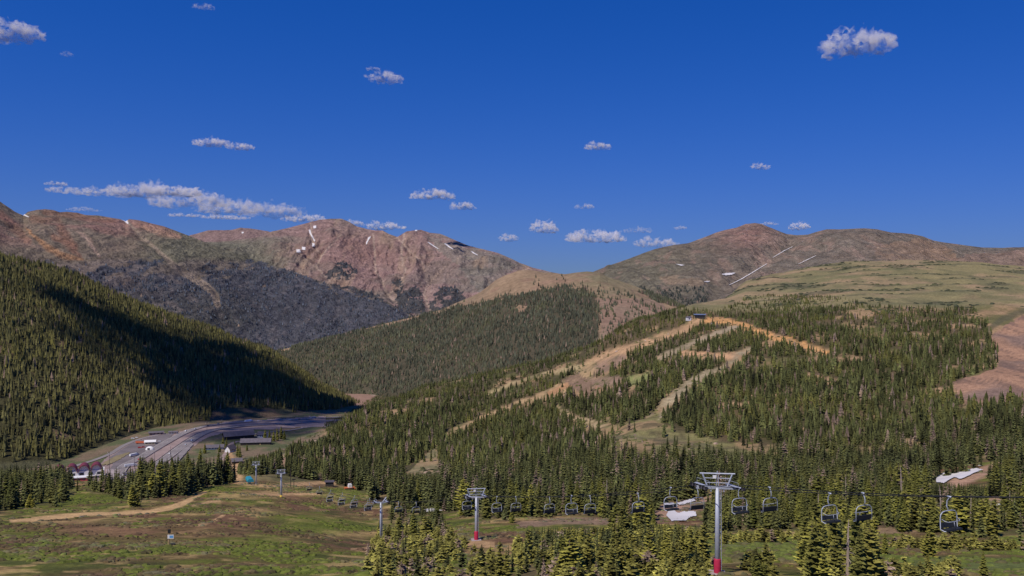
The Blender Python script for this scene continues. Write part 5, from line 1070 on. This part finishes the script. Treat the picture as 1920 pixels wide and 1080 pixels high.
def cloud(px, py, w, h, label, k=1., seed=0, lobes=None, shadow_pos=None, size=None):
    r = random.Random(seed*91+int(px))
    if shadow_pos is None:
        el = (CY-py)/F; d = min(26000, 1500/max(el, .03)); pos = np.array(((px-CX)/F*d, d, el*d)); sc = d/F
    else: pos = np.array(shadow_pos); d = 2000; sc = 1.
    a, b = w/2*sc, h/2*sc
    bm = bmesh.new()
    n = lobes or max(5, int(w/h*3.2))
    for i in range(n):
        t = (i+.5)/n*2-1 if n > 1 else 0; t += r.uniform(-.15, .15)
        e = math.sqrt(max(.08, 1-t*t)); rad = b*1.25*r.uniform(.35, .85)*(.4+.6*e)
        M = bmesh.ops.create_icosphere(bm, subdivisions=4, radius=1)
        sx = rad*r.uniform(1.4, 2.5); sz = rad
        cx = t*(a-sx*.6); cz = r.uniform(-.5, .35)*b*e; cy = r.uniform(-.35, .35)*a*.6
        flat = -b*.45
        for v in M['verts']:
            p = Vector((v.co.x*sx+cx, v.co.y*sx*.9+cy, v.co.z*sz+cz))
            q = p/(b*.8)+Vector((seed*7.3, px*.13, 0))
            dd = (mnoise.fractal(q, .5, 2.1, 6)*.8+mnoise.fractal(q*2.7+Vector((3, 1, 2)), .5, 2.1, 4)*.3)*rad
            p += v.co*dd; 
            if p.z < flat: p.z = flat+(p.z-flat)*.35
            v.co = p
    me = bpy.data.meshes.new('cloud'); bm.to_mesh(me); bm.free()
    dens = k*1.5/b
    me.materials.append(cloud_mat(dens, b))
    o = link('cloud', me); o.location = pos; o.rotation_euler = (0, 0, math.atan2(-pos[0], pos[1]) if shadow_pos is None else 0)
    o['label'] = label; o['category'] = 'cloud'; o['group'] = 'small fair weather clouds'
    return o
CL = [(20, 62, 105, 42, 'small white cloud cut by the left edge of the photo, high in the sky', .9),
      (382, 13, 46, 16, 'faint wispy cloud touching the top edge of the photo', .25),
      (126, 103, 18, 10, 'faintest tiny cloud, under the white cloud at the left edge', .12),
      (720, 146, 70, 24, 'slanted white cloud left of centre, high in the blue sky', .6),
      (700, 130, 26, 8, 'thin wisp on top of the slanted cloud left of centre', .25),
      (1605, 88, 115, 48, 'largest cloud high on the right, with ragged points on top', .8),
      (396, 269, 66, 17, 'left one of two joined thin clouds above the long cloud bank', .7),
      (450, 276, 48, 15, 'right one of two joined thin clouds above the long cloud bank', .6),
      (1122, 275, 52, 15, 'small flat cloud right of centre, halfway up the sky', .6),
      (1425, 313, 34, 14, 'tiny round cloud above the right peak, alone in the blue', .6),
      (105, 345, 38, 10, 'tiny cloud just above the left tip of the long cloud bank', .5),
      (190, 360, 180, 20, 'thin tapering left tip of the long cloud bank', .5),
      (262, 360, 130, 28, 'left middle piece of the long cloud bank over the left range', .5),
      (330, 360, 90, 26, 'brightest puff on top of the long cloud bank', 1.2),
      (355, 378, 150, 34, 'grey middle piece of the long cloud bank', .6),
      (440, 390, 150, 30, 'right middle piece of the long cloud bank', .6),
      (510, 398, 110, 30, 'right end of the long cloud bank, with a ragged top', .5),
      (570, 411, 80, 16, 'cloud behind the left shoulder of the reddish centre peak', .8),
      (345, 404, 60, 7, 'thin sliver of cloud under the middle of the long bank', .5),
      (420, 408, 90, 9, 'low flat strip of cloud right under the long bank', .6),
      (160, 393, 60, 9, 'faint haze cloud just over the ridge of the left range', .22),
      (812, 367, 92, 21, 'flat bottomed white cloud above the notch of the centre massif', .9),
      (867, 387, 46, 17, 'small white cloud right below the flat bottomed one', .8),
      (1095, 388, 34, 12, 'small dim cloud above the saddle between the mountains', .35),
      (1019, 430, 48, 21, 'puffy little cloud low over the saddle, left of the bigger one', .9),
      (955, 447, 36, 15, 'small low cloud just right of the centre massif', .6),
      (722, 425, 72, 16, 'white cloud peeking over the dip between the two reddish summits', .9),
      (664, 420, 34, 12, 'scrap of cloud touching the right side of the reddish summit', .6),
      (1115, 445, 112, 30, 'biggest low cloud over the saddle, white top and grey base', 1.),
      (1195, 433, 60, 12, 'thin hazy veil right of the biggest low cloud', .2),
      (1228, 456, 84, 22, 'cloud half hidden behind the left shoulder of the right mountain', .7),
      (1277, 428, 26, 7, 'tiny thin cloud over the left shoulder of the right mountain', .4),
      (1499, 426, 36, 13, 'tiny cloud in the dip right of the right mountain peak', .8),
      (1438, 420, 40, 6, 'sliver of cloud behind the very top of the right peak', .4)]
for i, (px, py, w, h, lb, k) in enumerate(CL): cloud(px, py, w, h, lb, k, i)
# clouds above and behind the viewer; their shadows lie on the left mountain
def over(target, alt, w, h, lb, seed, rz=0):
    t = np.array(target, float); p = t+sundir*((alt-t[2])/sundir[2])
    o = cloud(0, 0, w, h, lb, 1.2, seed, 9, p); o.rotation_euler = (0, 0, rz); o.scale = (1, SHY, 1); return o
SHY = 1.
def shadow_cloud(pts, r, lb, seed, alt=1000):
    """one cloud whose flat lobes follow ground points pts"""
    rr = random.Random(seed); bm = bmesh.new(); base = np.array(pts[0], float)
    org = base+sundir*((alt-base[2])/sundir[2])
    for i, p in enumerate(pts):
        q = np.array(p, float); q = q+sundir*((alt-q[2])/sundir[2])-org
        rad = 1.4*(r[i] if hasattr(r, '__len__') else r)
        M = bmesh.ops.create_icosphere(bm, subdivisions=4, radius=1)
        for v in M['verts']:
            co = Vector((v.co.x*rad, v.co.y*rad, v.co.z*rad*.4))
            dd = mnoise.fractal((co+Vector(q))/70+Vector((seed*3, 0, 0)), .5, 2.1, 5)*rad*.55
            v.co = co+v.co*dd+Vector(q)
    me = bpy.data.meshes.new('cloud'); bm.to_mesh(me); bm.free(); me.materials.append(cloud_mat(.018))
    o = link('cloud', me); o.location = org; o['label'] = lb; o['category'] = 'cloud'; o['group'] = 'small fair weather clouds'
H4 = lambda a, b: l4.hit(a, b)
shadow_cloud([H4(235, 615), H4(300, 632), H4(420, 650), H4(480, 672), H4(530, 700), H4(265, 640), H4(310, 670), H4(350, 650), H4(400, 680), H4(340, 720), H4(420, 730), H4(480, 700), H4(520, 730), H4(460, 760), H4(560, 745), H4(600, 760), H4(640, 765), ln.hit(520, 800), ln.hit(460, 815), ln.hit(470, 790), ln.hit(600, 790)],
             [45, 50, 50, 50, 50, 70, 90, 90, 100, 90, 110, 110, 110, 100, 100, 90, 90, 70, 60, 70, 60], 'broad cloud overhead, above the shaded end of the left wooded mountain', 3)
shadow_cloud([H4(20, 535), H4(70, 550), H4(120, 565), H4(170, 585), H4(230, 600), H4(285, 610)], [22, 25, 26, 26, 24, 26], 'long narrow cloud overhead, above the shaded band of the left wooded mountain', 5)

# ================================================================== CAMERA, SKY, SUN
sc = bpy.context.scene
cam = bpy.data.cameras.new('camera'); co = bpy.data.objects.new('camera', cam); C.objects.link(co)
co.rotation_euler = (radians(90), 0, 0); cam.sensor_width = 36; cam.lens = 36*F/1920; cam.clip_start = .5; cam.clip_end = 120000
sc.camera = co
w = bpy.data.worlds.new('World'); sc.world = w; w.use_nodes = True; nt = w.node_tree; bg = nt.nodes['Background']
sky = nt.nodes.new('ShaderNodeTexSky'); sky.sky_type = 'NISHITA'; sky.sun_disc = False
sky.sun_elevation = SUN_EL; sky.sun_rotation = SUN_AZ; sky.altitude = 3500; sky.air_density = 1.0; sky.dust_density = .2; sky.ozone_density = 3.
tc = nt.nodes.new('ShaderNodeTexCoord'); mp = nt.nodes.new('ShaderNodeMapping'); mp.inputs['Location'].default_value = (0, 0, .19); mp.inputs['Scale'].default_value = (1, 1, .9)
nt.links.new(tc.outputs['Generated'], mp.inputs['Vector']); vn_ = nt.nodes.new('ShaderNodeVectorMath'); vn_.operation = 'NORMALIZE'; nt.links.new(mp.outputs[0], vn_.inputs[0]); nt.links.new(vn_.outputs[0], sky.inputs['Vector'])
hs = nt.nodes.new('ShaderNodeHueSaturation'); hs.inputs['Saturation'].default_value = 1.36; hs.inputs['Value'].default_value = 1.27; hs.inputs['Hue'].default_value = .5195
nt.links.new(sky.outputs[0], hs.inputs['Color']); sx = nt.nodes.new('ShaderNodeSeparateXYZ'); nt.links.new(tc.outputs['Generated'], sx.inputs[0])
mz = nt.nodes.new('ShaderNodeMath'); mz.operation = 'MULTIPLY'; mz.inputs[1].default_value = -14; nt.links.new(sx.outputs['Z'], mz.inputs[0])
ez = nt.nodes.new('ShaderNodeMath'); ez.operation = 'EXPONENT'; nt.links.new(mz.outputs[0], ez.inputs[0])
fz = nt.nodes.new('ShaderNodeMath'); fz.operation = 'MULTIPLY'; fz.inputs[1].default_value = .9; fz.use_clamp = True; nt.links.new(ez.outputs[0], fz.inputs[0])
mxh = nt.nodes.new('ShaderNodeMix'); mxh.data_type = 'RGBA'; nt.links.new(fz.outputs[0], mxh.inputs['Factor']); nt.links.new(hs.outputs[0], mxh.inputs['A'])
mxh.inputs['B'].default_value = (.174/.12, .243/.12, .30/.12, 1); nt.links.new(mxh.outputs['Result'], bg.inputs['Color'])
bg.inputs['Strength'].default_value = .12
sl = bpy.data.lights.new('sun', 'SUN'); so = bpy.data.objects.new('sun', sl); C.objects.link(so)
sl.energy = 4.2; sl.angle = radians(.53); sl.color = (1., .93, .82)
so.rotation_euler = Vector(sundir).to_track_quat('Z', 'Y').to_euler()
sc.view_settings.view_transform = 'Standard'; sc.view_settings.look = 'None'; sc.view_settings.exposure = 0; sc.view_settings.gamma = 1
sc.render.engine = 'CYCLES'; cy = sc.cycles
cy.max_bounces = 6; cy.diffuse_bounces = 2; cy.glossy_bounces = 1; cy.transmission_bounces = 1; cy.volume_bounces = 8; cy.transparent_max_bounces = 6
cy.use_denoising = True
cy.use_adaptive_sampling = False
sc.render.use_persistent_data = False
print('done')
